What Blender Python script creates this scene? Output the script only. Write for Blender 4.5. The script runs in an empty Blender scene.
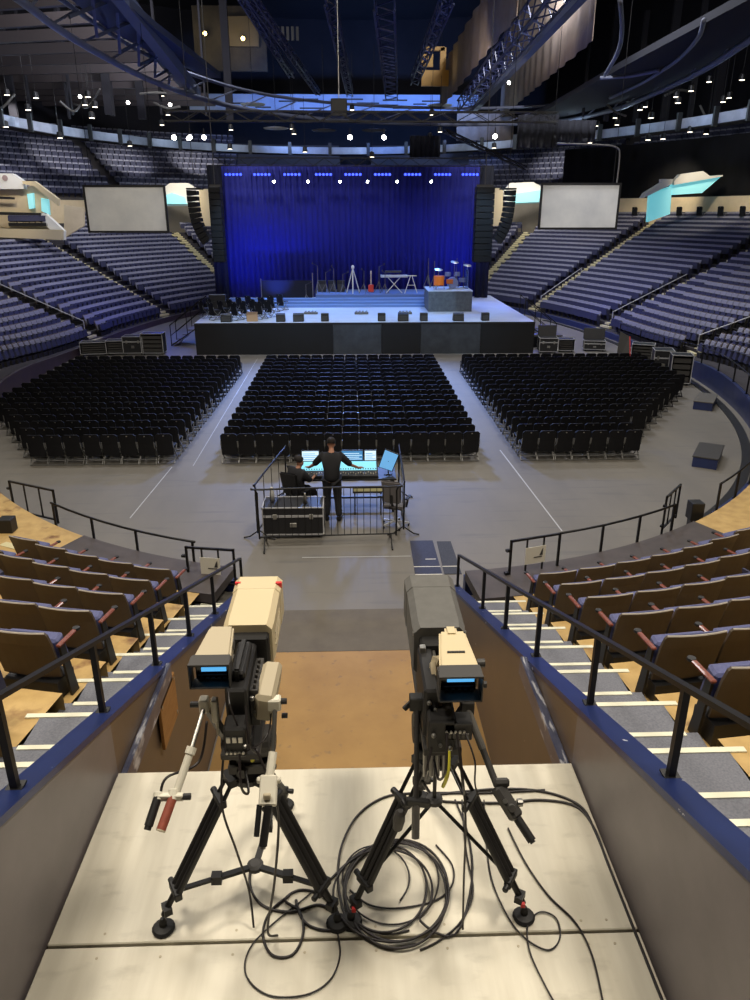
import bpy, bmesh, math, random
from mathutils import Vector, Matrix
PI=math.pi; R=math.radians
random.seed(7)
S=bpy.context.scene; COL=S.collection
# ------------------------------------------------------------ camera, world, exposure
F=740.0; H=6.2; TH=math.atan(287/740.0); YAW=math.atan(25/740.0*math.cos(TH))
cd=bpy.data.cameras.new('camera'); cam=bpy.data.objects.new('camera',cd); COL.objects.link(cam)
cd.sensor_fit='VERTICAL'; cd.sensor_height=24; cd.lens=24*F/1000; cd.clip_end=400; cd.clip_start=.05
cam.location=(0,0,H); cam.rotation_euler=(PI/2-TH,0,-YAW); S.camera=cam
S.view_settings.view_transform='Standard'; S.view_settings.look='None'; S.view_settings.gamma=1
S.view_settings.use_curve_mapping=False; S.view_settings.exposure=0.0
w=bpy.data.worlds.new('world'); S.world=w; w.use_nodes=True
w.node_tree.nodes['Background'].inputs[0].default_value=(.02,.028,.055,1)
w.node_tree.nodes['Background'].inputs[1].default_value=.5
_fw=Vector((math.sin(YAW)*math.cos(TH),math.cos(YAW)*math.cos(TH),-math.sin(TH)))
_rt=Vector((math.cos(YAW),-math.sin(YAW),0)); _up=_rt.cross(_fw)
def at(px,py,x=None,y=None,z=None):
    "the place in the hall seen at a pixel, at the distance given by one known coordinate"
    d=_fw+_rt*((px-375)/F)-_up*((py-500)/F)
    t=x/d.x if x is not None else (y/d.y if y is not None else (z-H)/d.z)
    return Vector((0,0,H))+d*t
def lin(c): 
    c/=255.; return c/12.92 if c<=.04045 else ((c+.055)/1.055)**2.4
def rgb(r,g,b): return (lin(r),lin(g),lin(b),1)
# ------------------------------------------------------------ lamps of the hall
def lamp(kind,loc,target,power,color=(1,1,1),size=1.,spot=60,blend=.5,name='house_light',sy=None):
    l=bpy.data.lights.new(name,kind); l.energy=power; l.color=color
    if kind=='AREA':
        l.size=size
        if sy: l.shape='RECTANGLE'; l.size_y=sy
    elif kind=='SPOT': l.spot_size=R(spot); l.spot_blend=blend; l.shadow_soft_size=size
    else: l.shadow_soft_size=size
    o=bpy.data.objects.new(name,l); COL.objects.link(o); o.location=loc
    if target is not None: o.rotation_euler=(Vector(target)-Vector(loc)).to_track_quat('-Z','Y').to_euler()
    return o
WARM=(1,.90,.75); COOL=(.86,.91,1); BLUE=(.04,.10,1)
for x in (-3.5,3.5): lamp('AREA',(x,3.0,13.5),(x*.5,4.5,2),640,WARM,1.6)
for x in (-7,7): lamp('AREA',(x,10,15),(x*.8,11,0),880,(1,.9,.75),2)
for x in (-10,0,10): lamp('AREA',(x,22,17.5),(x,23,0),(720 if x else 520),(1,.97,.93),2.5)
for x in (-15,15):
    lamp('AREA',(x*.6,34,19),(x*1.35,38,3),2300,(.88,.90,1),3)
    lamp('AREA',(x*.6,47,19),(x*1.3,54,4),2300,(.88,.90,1),3)
# stage lighting: front truss wash and blue back light
lamp('SPOT',(0,33.5,8.8),(0,27.8,0),20000,(.24,.40,1),.6,84,1,'aisle_blue_fill')  # added spot, stands in for the floor's reflection of the blue curtain
for x in (-5,-1.5,1.5,5.5): lamp('SPOT',(x,30.2,9.2),(x*.9+.5,37.6,1.45),1500,(.42,.68,1),.1,42,.7,'front_wash')
for x in (-5.5,-2,1.5,5): lamp('SPOT',(x,44.0,8.0),(x,41,1.5),1500,(.08,.28,1),.1,75,.8,'top_light')
for x in (-6.2,-4.2): lamp('SPOT',(x,42.2,1.9),(x,46,4.2),620,BLUE,.1,80,1,'cyc_light')
for x in (-1,2.6,6.4): lamp('SPOT',(x,41.5,5.5),(x,46,4.5),130,BLUE,.1,110,1,'cyc_light')
lamp('SPOT',(6.4,42.8,2.2),(6.6,46,4.6),300,BLUE,.1,70,1,'cyc_light')
lamp('POINT',(-9.8,41,4.0),None,420,(.08,.12,1),.2,name='side_blue'); lamp('POINT',(10.4,41.5,4.0),None,420,(.08,.12,1),.2,name='side_blue')
for x in (-5,3,9): lamp('SPOT',(x,66,13.6),(x,74.5,15.6),3800,(.16,.34,1),.3,95,1,'panel_blue')
lamp('SPOT',(4,35,10),(5,50,17),330,(.10,.18,1),.3,70,1,'truss_blue')
lamp('SPOT',(-14,40,9.5),(-9,34,14),260,(.4,.5,1),.3,100,1,'truss_blue')
lamp('SPOT',(5,40,11),(12.5,52,16.5),1200,(1,.86,.7),.3,60,1,'drape_light')
for p,q in (((-21.5,55),(-26,60)),((-19.5,61),(-24,67)),((-16.5,66),(-20,72)),((-12,70),(-15,77)),((16,67),(19,73))):
    lamp('SPOT',(p[0],p[1],13.4),(q[0],q[1],9.0),1700,(1,.98,.95),.15,50,.8,'upper_bowl_light')
# ------------------------------------------------------------ materials
MT={}
def mat(name,c,rough=.6,metal=0,noise=None,bump=0,emit=None,c2=None,stretch=None,spec=.5,coat=0):
    if name in MT: return MT[name]
    m=bpy.data.materials.new(name); m.use_nodes=True; n=m.node_tree; b=n.nodes['Principled BSDF']
    b.inputs['Base Color'].default_value=rgb(*c); b.inputs['Roughness'].default_value=rough
    b.inputs['Metallic'].default_value=metal; b.inputs['Specular IOR Level'].default_value=spec
    if coat: b.inputs['Coat Weight'].default_value=coat
    if noise:
        tc=n.nodes.new('ShaderNodeTexCoord'); mp=n.nodes.new('ShaderNodeMapping'); tx=n.nodes.new('ShaderNodeTexNoise'); cr=n.nodes.new('ShaderNodeValToRGB')
        if stretch: mp.inputs['Scale'].default_value=stretch
        tx.inputs['Scale'].default_value=noise; tx.inputs['Detail'].default_value=6; tx.inputs['Roughness'].default_value=.6
        c2=c2 or tuple(v*.8 for v in c)
        cr.color_ramp.elements[0].position=.32; cr.color_ramp.elements[1].position=.68
        cr.color_ramp.elements[0].color=rgb(*c2); cr.color_ramp.elements[1].color=rgb(*c)
        n.links.new(tc.outputs['Object'],mp.inputs[0]); n.links.new(mp.outputs[0],tx.inputs[0]); n.links.new(tx.outputs[0],cr.inputs[0]); n.links.new(cr.outputs[0],b.inputs['Base Color'])
        if bump:
            bp=n.nodes.new('ShaderNodeBump'); bp.inputs['Strength'].default_value=bump; bp.inputs['Distance'].default_value=.01
            n.links.new(tx.outputs[0],bp.inputs['Height']); n.links.new(bp.outputs[0],b.inputs['Normal'])
    if emit:
        b.inputs['Emission Color'].default_value=rgb(*emit[:3]); b.inputs['Emission Strength'].default_value=emit[3]
    MT[name]=m; return m
def scuff(m,c,scale=9,lo=.66,hi=.70,stretch=(1,1,1)):
    "chips and scratches of another colour over a paint"
    n=m.node_tree; b=n.nodes['Principled BSDF']; old=b.inputs['Base Color']
    tc=n.nodes.new('ShaderNodeTexCoord'); mp=n.nodes.new('ShaderNodeMapping'); tx=n.nodes.new('ShaderNodeTexNoise'); cr=n.nodes.new('ShaderNodeValToRGB'); mx=n.nodes.new('ShaderNodeMix')
    mx.data_type='RGBA'; mp.inputs['Scale'].default_value=stretch; tx.inputs['Scale'].default_value=scale; tx.inputs['Detail'].default_value=8
    cr.color_ramp.elements[0].position=lo; cr.color_ramp.elements[1].position=hi
    n.links.new(tc.outputs['Object'],mp.inputs[0]); n.links.new(mp.outputs[0],tx.inputs[0]); n.links.new(tx.outputs[0],cr.inputs[0]); n.links.new(cr.outputs[0],mx.inputs[0])
    if old.is_linked: n.links.new(old.links[0].from_socket,mx.inputs[6])
    else: mx.inputs[6].default_value=old.default_value
    mx.inputs[7].default_value=rgb(*c); n.links.new(mx.outputs[2],b.inputs['Base Color'])
M_floor=mat('grey_floor',(120,115,106),.62,noise=.5,c2=(104,100,94),stretch=(1,.35,1))
scuff(M_floor,(84,84,84),2.2,.58,.86,(.25,2.5,1))
M_pit=mat('ochre_concrete',(160,124,62),.5,noise=1.3,c2=(142,107,50)); scuff(M_pit,(120,95,60),7,.62,.75)
M_gstrip=mat('grey_strip',(98,90,76),.7,noise=3,c2=(88,80,68))
M_deck=mat('deck_ply',(222,216,198),.48,noise=2.1,c2=(204,197,178),stretch=(3.5,.4,1)); scuff(M_deck,(172,165,148),4.2,.58,.90,(1,2.2,1))
M_wallb=mat('brown_paint',(100,84,70),.42,noise=2,c2=(92,78,66)); scuff(M_wallb,(170,160,150),6,.74,.76)
M_wallg=mat('grey_paint',(110,103,104),.40,noise=2,c2=(98,92,93)); scuff(M_wallg,(160,155,150),5,.76,.78)
M_navy=mat('navy_paint',(28,42,90),.4,noise=4,c2=(24,36,80)); scuff(M_navy,(190,192,200),11,.70,.712,(1,.6,1))
M_strip=mat('worn_strip',(84,86,104),.35,noise=6,c2=(58,60,82)); scuff(M_strip,(190,190,195),7,.56,.66,(3,.5,1))
M_carpet=mat('grey_carpet',(122,124,132),.95,noise=60,c2=(100,102,112),bump=.3)
M_nose=mat('cream_nosing',(226,224,200),.5)
M_tread=mat('ochre_tread',(198,166,106),.6,noise=4,c2=(172,140,84)); scuff(M_tread,(120,84,50),3,.60,.72)
M_black=mat('black_metal',(22,21,21),.45,.3)
M_blk=mat('black_plastic',(26,25,25),.5)
M_dgrey=mat('dark_grey',(58,56,54),.55)
M_mgrey=mat('mid_grey',(96,93,88),.5)
M_steel=mat('steel',(170,168,162),.3,.9)
M_cream=mat('cream_paint',(204,188,152),.45)
M_cream2=mat('beige_plastic',(180,168,142),.5)
M_white=mat('off_white_enamel',(218,213,196),.38)
M_rubber=mat('rubber',(18,17,17),.6)
M_cable=mat('cable_jacket',(34,29,29),.45)
M_brown=mat('brown_grip',(150,74,54),.6,noise=30,c2=(128,60,44))
M_red=mat('red_mark',(205,44,44),.5)
M_yel=mat('yellow_tape',(214,206,60),.5)
M_chair=mat('black_vinyl',(13,13,17),.6,spec=.3)
M_chleg=mat('grey_chair_metal',(120,120,118),.4,.5)
M_seatback=mat('brown_seat_shell',(92,82,70),.5,noise=2,c2=(84,72,60))
M_edge=mat('shell_edge',(176,168,156),.5)
M_seatfab=mat('blue_fabric',(100,104,142),.9,noise=40,c2=(84,88,128))
M_wood=mat('cherry_wood',(132,66,46),.35,noise=9,c2=(100,46,34),stretch=(1,8,1),coat=.3)
M_beige=mat('beige_wall',(214,196,162),.8,noise=1.2,c2=(200,182,150))
M_dark=mat('dark_hall',(30,28,34),.9,noise=.3,c2=(18,17,24))
M_drape=mat('black_drape',(20,21,30),.95)
M_case=mat('case_black',(30,30,33),.5,noise=5,c2=(24,24,27))
M_alu=mat('aluminium_edge',(196,196,198),.4,.3)
# ------------------------------------------------------------ mesh tools
def fix(v): return Vector(v)
class MB:
    def __init__(s): s.v=[]; s.f=[]
    def add(s,vs,fs):
        o=len(s.v); s.v+=[tuple(v) for v in vs]; s.f+=[tuple(i+o for i in f) for f in fs]; return s
    def hexa(s,p):   # bottom 4 ccw, top 4 ccw
        return s.add(p,[(3,2,1,0),(4,5,6,7),(0,1,5,4),(1,2,6,5),(2,3,7,6),(3,0,4,7)])
    def box(s,x0,x1,y0,y1,z0,z1): return s.hexa([(x0,y0,z0),(x1,y0,z0),(x1,y1,z0),(x0,y1,z0),(x0,y0,z1),(x1,y0,z1),(x1,y1,z1),(x0,y1,z1)])
    def beam(s,p,q,w,h=None,up=(0,0,1)):
        p=Vector(p); q=Vector(q); h=h or w; d=(q-p).normalized(); u=Vector(up)
        if abs(d.dot(u))>.98: u=Vector((0,1,0))
        r=d.cross(u).normalized()*w/2; u=r.cross(d).normalized()*h/2
        return s.hexa([p-r-u,p+r-u,q+r-u,q-r-u,p-r+u,p+r+u,q+r+u,q-r+u])
    def cyl(s,p,q,r,r2=None,n=10,cap=True):
        p=Vector(p); q=Vector(q); r2=r if r2 is None else r2; d=(q-p).normalized()
        a=d.orthogonal().normalized(); b=d.cross(a); vs=[]
        for c,rr in ((p,r),(q,r2)):
            for i in range(n): t=2*PI*i/n; vs.append(c+(a*math.cos(t)+b*math.sin(t))*rr)
        fs=[(i,(i+1)%n,n+(i+1)%n,n+i) for i in range(n)]
        if cap: fs+=[tuple(range(n-1,-1,-1)),tuple(range(n,2*n))]
        return s.add(vs,fs)
    def tube(s,pts,r,n=6,closed=False):
        pts=[Vector(p) for p in pts]; m=len(pts); vs=[]; a=None
        for i,p in enumerate(pts):
            d=(pts[(i+1)%m]-pts[i-1]) if closed else (pts[min(i+1,m-1)]-pts[max(i-1,0)])
            d=d.normalized() if d.length>1e-9 else Vector((0,0,1))
            if a is None: a=d.orthogonal().normalized()
            a=(a-d*a.dot(d)); a=a.normalized() if a.length>1e-6 else d.orthogonal().normalized(); b=d.cross(a)
            for k in range(n): t=2*PI*k/n; vs.append(p+(a*math.cos(t)+b*math.sin(t))*r)
        fs=[]
        for i in range(m if closed else m-1):
            for k in range(n): j=(i+1)%m; fs.append((i*n+k,i*n+(k+1)%n,j*n+(k+1)%n,j*n+k))
        if not closed: fs+=[tuple(range(n-1,-1,-1)),tuple(range((m-1)*n,m*n))]
        return s.add(vs,fs)
    def prism(s,poly,dv):   # poly: 3d points, dv: extrusion vector
        n=len(poly); d=Vector(dv); vs=[Vector(p) for p in poly]+[Vector(p)+d for p in poly]
        return s.add(vs,[tuple(range(n-1,-1,-1)),tuple(range(n,2*n))]+[(i,(i+1)%n,n+(i+1)%n,n+i) for i in range(n)])
    def lathe(s,c,prof,n=14,ax=(0,0,1)):
        c=Vector(c); d=Vector(ax).normalized(); a=d.orthogonal().normalized(); b=d.cross(a); vs=[]; m=len(prof)
        for r,h in prof:
            for i in range(n): t=2*PI*i/n; vs.append(c+d*h+(a*math.cos(t)+b*math.sin(t))*max(r,1e-4))
        fs=[(j*n+i,j*n+(i+1)%n,(j+1)*n+(i+1)%n,(j+1)*n+i) for j in range(m-1) for i in range(n)]
        fs+=[tuple(range(n-1,-1,-1)),tuple(range((m-1)*n,m*n))]
        return s.add(vs,fs)
    def build(s,name,m,parent=None,bevel=0,smooth=False,seg=1,loc=None):
        me=bpy.data.meshes.new(name); me.from_pydata(s.v,[],s.f); bm=bmesh.new(); bm.from_mesh(me)
        bmesh.ops.recalc_face_normals(bm,faces=bm.faces)
        if bevel:
            ed=[e for e in bm.edges if len(e.link_faces)==2 and e.calc_face_angle(0)>.6]
            bmesh.ops.bevel(bm,geom=ed,offset=bevel,segments=seg,affect='EDGES',clamp_overlap=True)
        bm.to_mesh(me); bm.free(); me.materials.append(m)
        if smooth:
            for p in me.polygons: p.use_smooth=True
        o=bpy.data.objects.new(name,me); COL.objects.link(o)
        if parent: o.parent=parent
        if loc: o.location=loc
        return o
def tag(o,label,cat=None,group=None):
    o['label']=label
    if cat: o['category']=cat
    if group: o['group']=group
    return o
def thing(name,label,cat,loc=(0,0,0),rz=0,group=None):
    o=bpy.data.objects.new(name,None); COL.objects.link(o); o.location=loc; o.rotation_euler=(0,0,rz); o.empty_display_size=.1
    return tag(o,label,cat,group)
def stru(o): o['kind']='structure'; return o
KIDS={}
def dup(root,loc,rz,label=None,group=None):
    if root.name not in KIDS: KIDS[root.name]=[(c,list(c.children)) for c in root.children]
    r=root.copy(); COL.objects.link(r); r.location=loc; r.rotation_euler=(0,0,rz)
    if label: r['label']=label
    if group: r['group']=group
    for c,gs in KIDS[root.name]:
        k=c.copy(); COL.objects.link(k); k.parent=r
        for g in gs: h=g.copy(); COL.objects.link(h); h.parent=k
    return r
ORD=['first','second','third','fourth','fifth','sixth','seventh','eighth','ninth','tenth','eleventh','twelfth','thirteenth','fourteenth','fifteenth','sixteenth','seventeenth','eighteenth','nineteenth','twentieth']
def nth(i): return ORD[i] if i<20 else str(i+1)+'th'
def smooth_path(pts,n=6,closed=False):
    P=[Vector(p) for p in pts]; m=len(P); out=[]
    for i in range(m if closed else m-1):
        if closed: a,b,c,d=P[i-1],P[i],P[(i+1)%m],P[(i+2)%m]
        else: a,b,c,d=P[max(i-1,0)],P[i],P[i+1],P[min(i+2,m-1)]
        for k in range(n):
            t=k/n; out.append(.5*((2*b)+(c-a)*t+(2*a-5*b+4*c-d)*t*t+(3*b-3*c+d-a)*t**3))
    if not closed: out.append(P[-1])
    return out
# ------------------------------------------------------------ shape of the bowl
NE=2.15
def oval(t,d,z=0.):
    a=13.3+d; b=(21.6 if abs(t)<=90 else 26)+d; s=math.sin(R(t)); c=math.cos(R(t))
    return Vector((.6+a*math.copysign(abs(s)**(2/NE),s),33-b*math.copysign(abs(c)**(2/NE),c),z))
def sw(t): return math.sin(R(t))**2 if abs(t)<90 else 1.
def sb(t): u=min(max((abs(t)-72)/26,0),1); return u*u*(3-2*u)
def row_d(t,k): s=sw(t); return (1.75-.55*s-.35*sb(t))+(1.03-.37*s)*(k-1)
def row_z(t,k): s=sw(t); return .45+.35*s-.60*sb(t)+(.375-.14*s+.03*sb(t))*(k-1)
def t_of_x(x,d):
    u=x-.6; a=13.3+d; return math.copysign(math.degrees(math.asin(min(1,(abs(u)/a)**(NE/2)))),u)
def wall_h(t): return (.34 if t>0 else .20)+(.46 if t>0 else .60)*sw(t)-.50*sb(t)
def nrows(t):
    if abs(t)<40: return 11
    if abs(t)>140: return 18
    return 18 if -112<t<-60 else 21
AISL_R=[27.6,50,70,88,107,127,147]; AISL_L=[-26,-50,-78,-101,-121,-145]
# ------------------------------------------------------------ the setting
o=MB().box(-60,60,-6,100,-.1,0).build('floor',M_floor); stru(o)
m=MB(); 
for a,b in ((-1.05,.35),(.35,1.7),): pass
m.box(-1.75,1.63,-2,9.63,.0,.012); stru(m.build('floor.001',M_pit))
stru(MB().box(-1.75,1.63,9.64,10.9,.0,.012).build('floor.002',M_gstrip))
def ledge_z(y): return .29+.378*(11.05-y)
for side,x0,sg in (('left',-1.77,-1),('right',1.63,1)):
    # inner wall of the camera pit, in two paints, and its navy capping
    for nm,ya,yb,m_ in (('wall_'+side,-2,4.45,M_wallg),('wall_'+side+'.001',4.45,11.05,M_wallb)):
        ys=[ya+(yb-ya)*i/12 for i in range(13)]
        poly=[(x0,y,ledge_z(y)) for y in ys]+[(x0,yb,0),(x0,ya,0)]
        if ya<0: poly=[(x0,-2,ledge_z(-2)),(x0,yb,ledge_z(yb)),(x0,yb,0),(x0,-2,0)]
        stru(MB().prism(poly,(sg*.14,0,0)).build(nm,m_))
    cap=MB()
    for y0,y1 in ((-2,2.24),(2.24,11.05)):
        z0,z1=ledge_z(y0)+.0,ledge_z(y1)+.0
        cap.hexa([(x0-sg*.015,y0,z0),(x0+sg*.145,y0,z0),(x0+sg*.145,y1,z1),(x0-sg*.015,y1,z1),(x0-sg*.015,y0,z0+.05),(x0+sg*.145,y0,z0+.05),(x0+sg*.145,y1,z1+.05),(x0-sg*.015,y1,z1+.05)])
    stru(cap.build('trim_1' if sg<0 else 'trim_2',M_navy))
    stru(MB().box(min(x0,x0-sg*.07),max(x0,x0-sg*.05),4.46,5.95,2.10,2.29).build('trim_3' if sg<0 else 'trim_4',M_strip,bevel=.01))
# the camera platform: two plywood decks with a seam
for i,(a,b) in enumerate(((3.04,4.42),(-1,3.02))):
    stru(MB().box(-1.755,1.615,a,b,2.25,2.35).build('floor_deck' if i==0 else 'floor_deck.001',M_deck,bevel=.006))
m=MB()
for x in (-1.5,-.5,.5,1.5):
    m.box(x-.04,x+.04,-.9,4.35,2.1,2.24)
    for y in (.5,2.4,4.2): m.box(x-.04,x+.04,y-.04,y+.04,0.012,2.1)
stru(m.build('floor_deck_framing',M_dgrey))
scr=MB()
for x in [-1.45,-1.1,-.7,-.3,.1,.5,.9,1.3,1.45]:
    for y in (3.10,2.95): scr.cyl((x,y,2.349),(x,y,2.352),.008,n=8)
stru(scr.build('trim_5',M_cream2))
# stairs on both sides of the pit
for side,sg,x0 in (('left',-1,-1.75),('right',1,1.63)):
    xa,xb=x0+sg*.14,sg*2.60; xe=sg*2.72
    st=MB(); ns=MB(); lo,hi=sorted((xa,xb))
    for k in range(0,13):
        z=.45+.375*(k-1) if k else .12; yf=9.65-1.03*(k-1)+.66
        yb=yf-1.03
        if k==0: continue
        st.box(lo,hi,yb,yf,max(z-.5,0),z)
        st.box(lo,hi,yf,yf+.40,max(z-.6,0),z-.185)
        l2,h2=sorted((xa,xe)); ns.box(l2,h2,yf-.045,yf+.006,z-.02,z+.008)
        l3,h3=sorted((xa,sg*2.5)); ns.box(l3,h3,yf+.36,yf+.406,z-.205,z-.177)
    stru(st.build('stairs_'+side,M_carpet)); stru(ns.build('trim_6' if sg<0 else 'trim_7',M_nose))
# seating terraces
def terrace(side,name,far=False):
    sg=1 if side=='right' else -1; mb=MB(); N=110
    for k in range(1,22):
        T=[]
        for i in range(N+1):
            u=i/N; t=t_of_x(sg*2.64,row_d(10,k))+(sg*180-t_of_x(sg*2.64,row_d(10,k)))*(u**1.25)
            T.append(t)
        for a,b in zip(T[:-1],T[1:]):
            if k>nrows((a+b)/2) or (abs(a)>46)!=far: continue
            q=[]
            for t in (a,b):
                p=1.03-.37*sw(t); d0=row_d(t,k)-.64*p if k>1 else .12; d1=row_d(t,k)+.36*p
                z=row_z(t,k); zb=row_z(t,k-1) if k>1 else 0
                q.append((oval(t,d0,zb),oval(t,d0,z),oval(t,d1,z)))
            (A,B,C_),(D,E,F_)=q
            mb.add([A,B,C_,D,E,F_],[(0,3,4,1),(1,4,5,2)])
    stru(mb.build(name,mat('dark_tread',(62,58,60),.8,noise=3,c2=(50,47,50)) if far else M_tread))
terrace('right','floor_terrace'); terrace('left','floor_terrace.001'); terrace('right','floor_terrace.002',True); terrace('left','floor_terrace.003',True)
# dasher wall round the floor, in navy outside and a beige cap
def arcwall(t0,t1,z0,hf,th,name,m_,n=60,d=0.):
    mb=MB()
    for i in range(n):
        a=t0+(t1-t0)*i/n; b=t0+(t1-t0)*(i+1)/n
        ha=hf(a) if callable(hf) else hf; hb=hf(b) if callable(hf) else hf
        za=z0(a) if callable(z0) else z0; zb=z0(b) if callable(z0) else z0
        mb.hexa([oval(a,d,za),oval(a,d+th,za),oval(b,d+th,zb),oval(b,d,zb),oval(a,d,ha),oval(a,d+th,ha),oval(b,d+th,hb),oval(b,d,hb)])
    return stru(mb.build(name,m_))
M_capb=mat('brown_cap',(78,70,68),.6,noise=3,c2=(66,60,58)); M_dash=mat('navy_dasher',(40,52,96),.35,noise=2,c2=(34,44,84)); M_dashl=mat('maroon_dasher',(62,48,60),.45,noise=1.5,c2=(48,38,52))
tR=t_of_x(1.9,0)
arcwall(tR,25.5,0,wall_h,.14,'wall_front',M_navy,24); arcwall(tR,25.5,lambda t:row_z(t,1)-.15,lambda t:row_z(t,1)+.012,1.0,'trim_9',M_capb,24,.10)
arcwall(29,165,0,wall_h,.14,'wall_right_side',M_dash,90)
arcwall(t_of_x(-2.05,0),-23.5,0,wall_h,.14,'wall_front.001',M_navy,24); arcwall(t_of_x(-2.05,0),-23.5,lambda t:row_z(t,1)-.15,lambda t:row_z(t,1)+.012,1.0,'trim_10',M_capb,24,.10)
arcwall(-28,-165,0,wall_h,.14,'wall_left_side',M_dashl,90)
arcwall(29,120,.0,.03,.25,'trim_8',M_blk,60,-.45)
# aisle steps in the side stands
for AL,side in ((AISL_R,'right'),(AISL_L,'left')):
    for i,t in enumerate(AL):
        mb=MB()
        for k in range(1,nrows(t)+1):
            if i==0 and k>8: break
            for h in (0,1):
                p=1.03-.37*sw(t); d0=row_d(t,k)-.64*p-.30*h; z=row_z(t,k)-h*.5*(row_z(t,2)-row_z(t,1))
                if k==1: d0=max(d0,.2)
                c=oval(t,d0); e=oval(t,d0+.16); dr=(e-c).normalized(); tn=Vector((-dr.y,dr.x,0))*.42
                mb.hexa([c-tn+Vector((0,0,z-.1)),c+tn+Vector((0,0,z-.1)),e+tn+Vector((0,0,z-.1)),e-tn+Vector((0,0,z-.1)),c-tn+Vector((0,0,z+.012)),c+tn+Vector((0,0,z+.012)),e+tn+Vector((0,0,z+.012)),e-tn+Vector((0,0,z+.012))])
        stru(mb.build('stairs_aisle',mat('aisle_nosing',(206,196,150),.6)))
# concourse wall and upper tier
arcwall(44,178,4.4,7.25,.3,'wall_concourse',M_beige,80,14.3)
arcwall(-44,-178,4.4,7.1,.3,'wall_concourse.001',M_beige,80,14.3)
def upper(t0,t1,name):
    mb=MB(); n=70
    for k in range(12):
        for i in range(n):
            a=t0+(t1-t0)*i/n; b=t0+(t1-t0)*(i+1)/n; d0=14.7+.85*k; z=7.3+.48*k
            mb.add([oval(a,d0,z-.48),oval(a,d0,z),oval(a,d0+.85,z),oval(b,d0,z-.48),oval(b,d0,z),oval(b,d0+.85,z)],[(0,3,4,1),(1,4,5,2)])
    stru(mb.build(name,mat('upper_tread',(70,66,66),.8)))
upper(60,178,'floor_upper'); upper(-60,-178,'floor_upper.001')
# outer shell and ceiling
def shell():
    mb=MB(); n=96
    for i in range(n):
        a=-180+360*i/n; b=a+360/n
        mb.add([oval(a,26,-.1),oval(b,26,-.1),oval(b,26,24),oval(a,26,24)],[(0,1,2,3)])
    stru(mb.build('wall_outer',M_dark)); stru(MB().box(-60,60,-30,100,23.9,24.2).build('ceiling',M_dark))
shell()
# ------------------------------------------------------------ arena seats
M_pan=mat('seat_pan',(46,48,74),.6);  # pan darkened to paint in the shaded gaps between seat rows
def make_seat(name,label,group,shell_m,fab_m,rich=True,hs=1):
    t=thing(name,label,'seat',group=group); W=1.14 if rich else .92; t.scale=(1,1,.88)
    b=MB(); n=6
    rows=[(.26,.02,.255*W),(.45,-.015,.262*W),(.70,-.065,.265*W),(.84,-.105,.262*W),(.872,-.115,.245*W)]
    vs=[]
    for z,y,w in rows:
        for i in range(n+1): u=i/n*2-1; vs.append((u*w,y-.028*(1-u*u),z))
    m_=len(vs); vs2=[(x,y+.026,z) for x,y,z in vs]
    fs=[]
    for r in range(len(rows)-1):
        for i in range(n):
            a=r*(n+1)+i; fs.append((a,a+1,a+n+2,a+n+1)); fs.append((m_+a,m_+a+n+1,m_+a+n+2,m_+a+1))
    per=[i for i in range(n+1)]+[r*(n+1)+n for r in range(1,len(rows))]+[(len(rows)-1)*(n+1)+i for i in range(n-1,-1,-1)]+[r*(n+1) for r in range(len(rows)-2,0,-1)]
    for i,a in enumerate(per): c=per[(i+1)%len(per)]; fs.append((a,m_+a,m_+c,c))
    b.add(vs+vs2,fs); bk=b.build('backrest',shell_m,t)
    if rich:
        e=MB(); e.tube([(u*.25*W,-.103-.028*(1-u*u)-.006,.872) for u in [-1,-.6,-.2,.2,.6,1]],.010,5); e.build('top_edge',M_edge,bk)
    c=MB(); c.hexa([(-.24*W,.03,.34),(.24*W,.03,.34),(.24*W,.09,.34),(-.24*W,.09,.34),(-.24*W,-.082,.85),(.24*W,-.082,.85),(.24*W,-.035,.85),(-.24*W,-.035,.85)])
    c.build('back_cushion',fab_m,t,bevel=.02)
    s=MB(); s.hexa([(-.235*W,.12,.34),(.235*W,.12,.34),(.235*W,.26,.31),(-.235*W,.26,.31),(-.235*W,.06,.66),(.235*W,.06,.66),(.235*W,.19,.70),(-.235*W,.19,.70)])
    s.build('folded_seat',fab_m if rich else M_pan,t,bevel=.025)
    ax=-.29*W*hs; a=MB(); a.box(ax-.024,ax+.024,-.02,.27,.645,.68)
    ar=a.build('armrest',M_wood if rich else M_blk,t,bevel=.010)
    if rich: a=MB(); a.lathe((ax,.30,.65),[(.034,0),(.038,.012),(.034,.028)],12); a.build('armrest_tip',M_blk,ar)
    st=MB(); st.hexa([(ax-.012,.06,.0),(ax+.012,.06,.0),(ax+.012,.18,.0),(ax-.012,.18,.0),(ax-.012,-.0,.65),(ax+.012,-.0,.65),(ax+.012,.07,.65),(ax-.012,.07,.65)]).box(-.24*W,.24*W,-.04,.24,0,.22)
    st.build('bracket',M_blk,t)  # also holds an added black box for the dark shade under the seat
    return t
def facing(t,d):
    v=oval(t,d-1)-oval(t,d); return math.atan2(-v.x,v.y)
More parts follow.
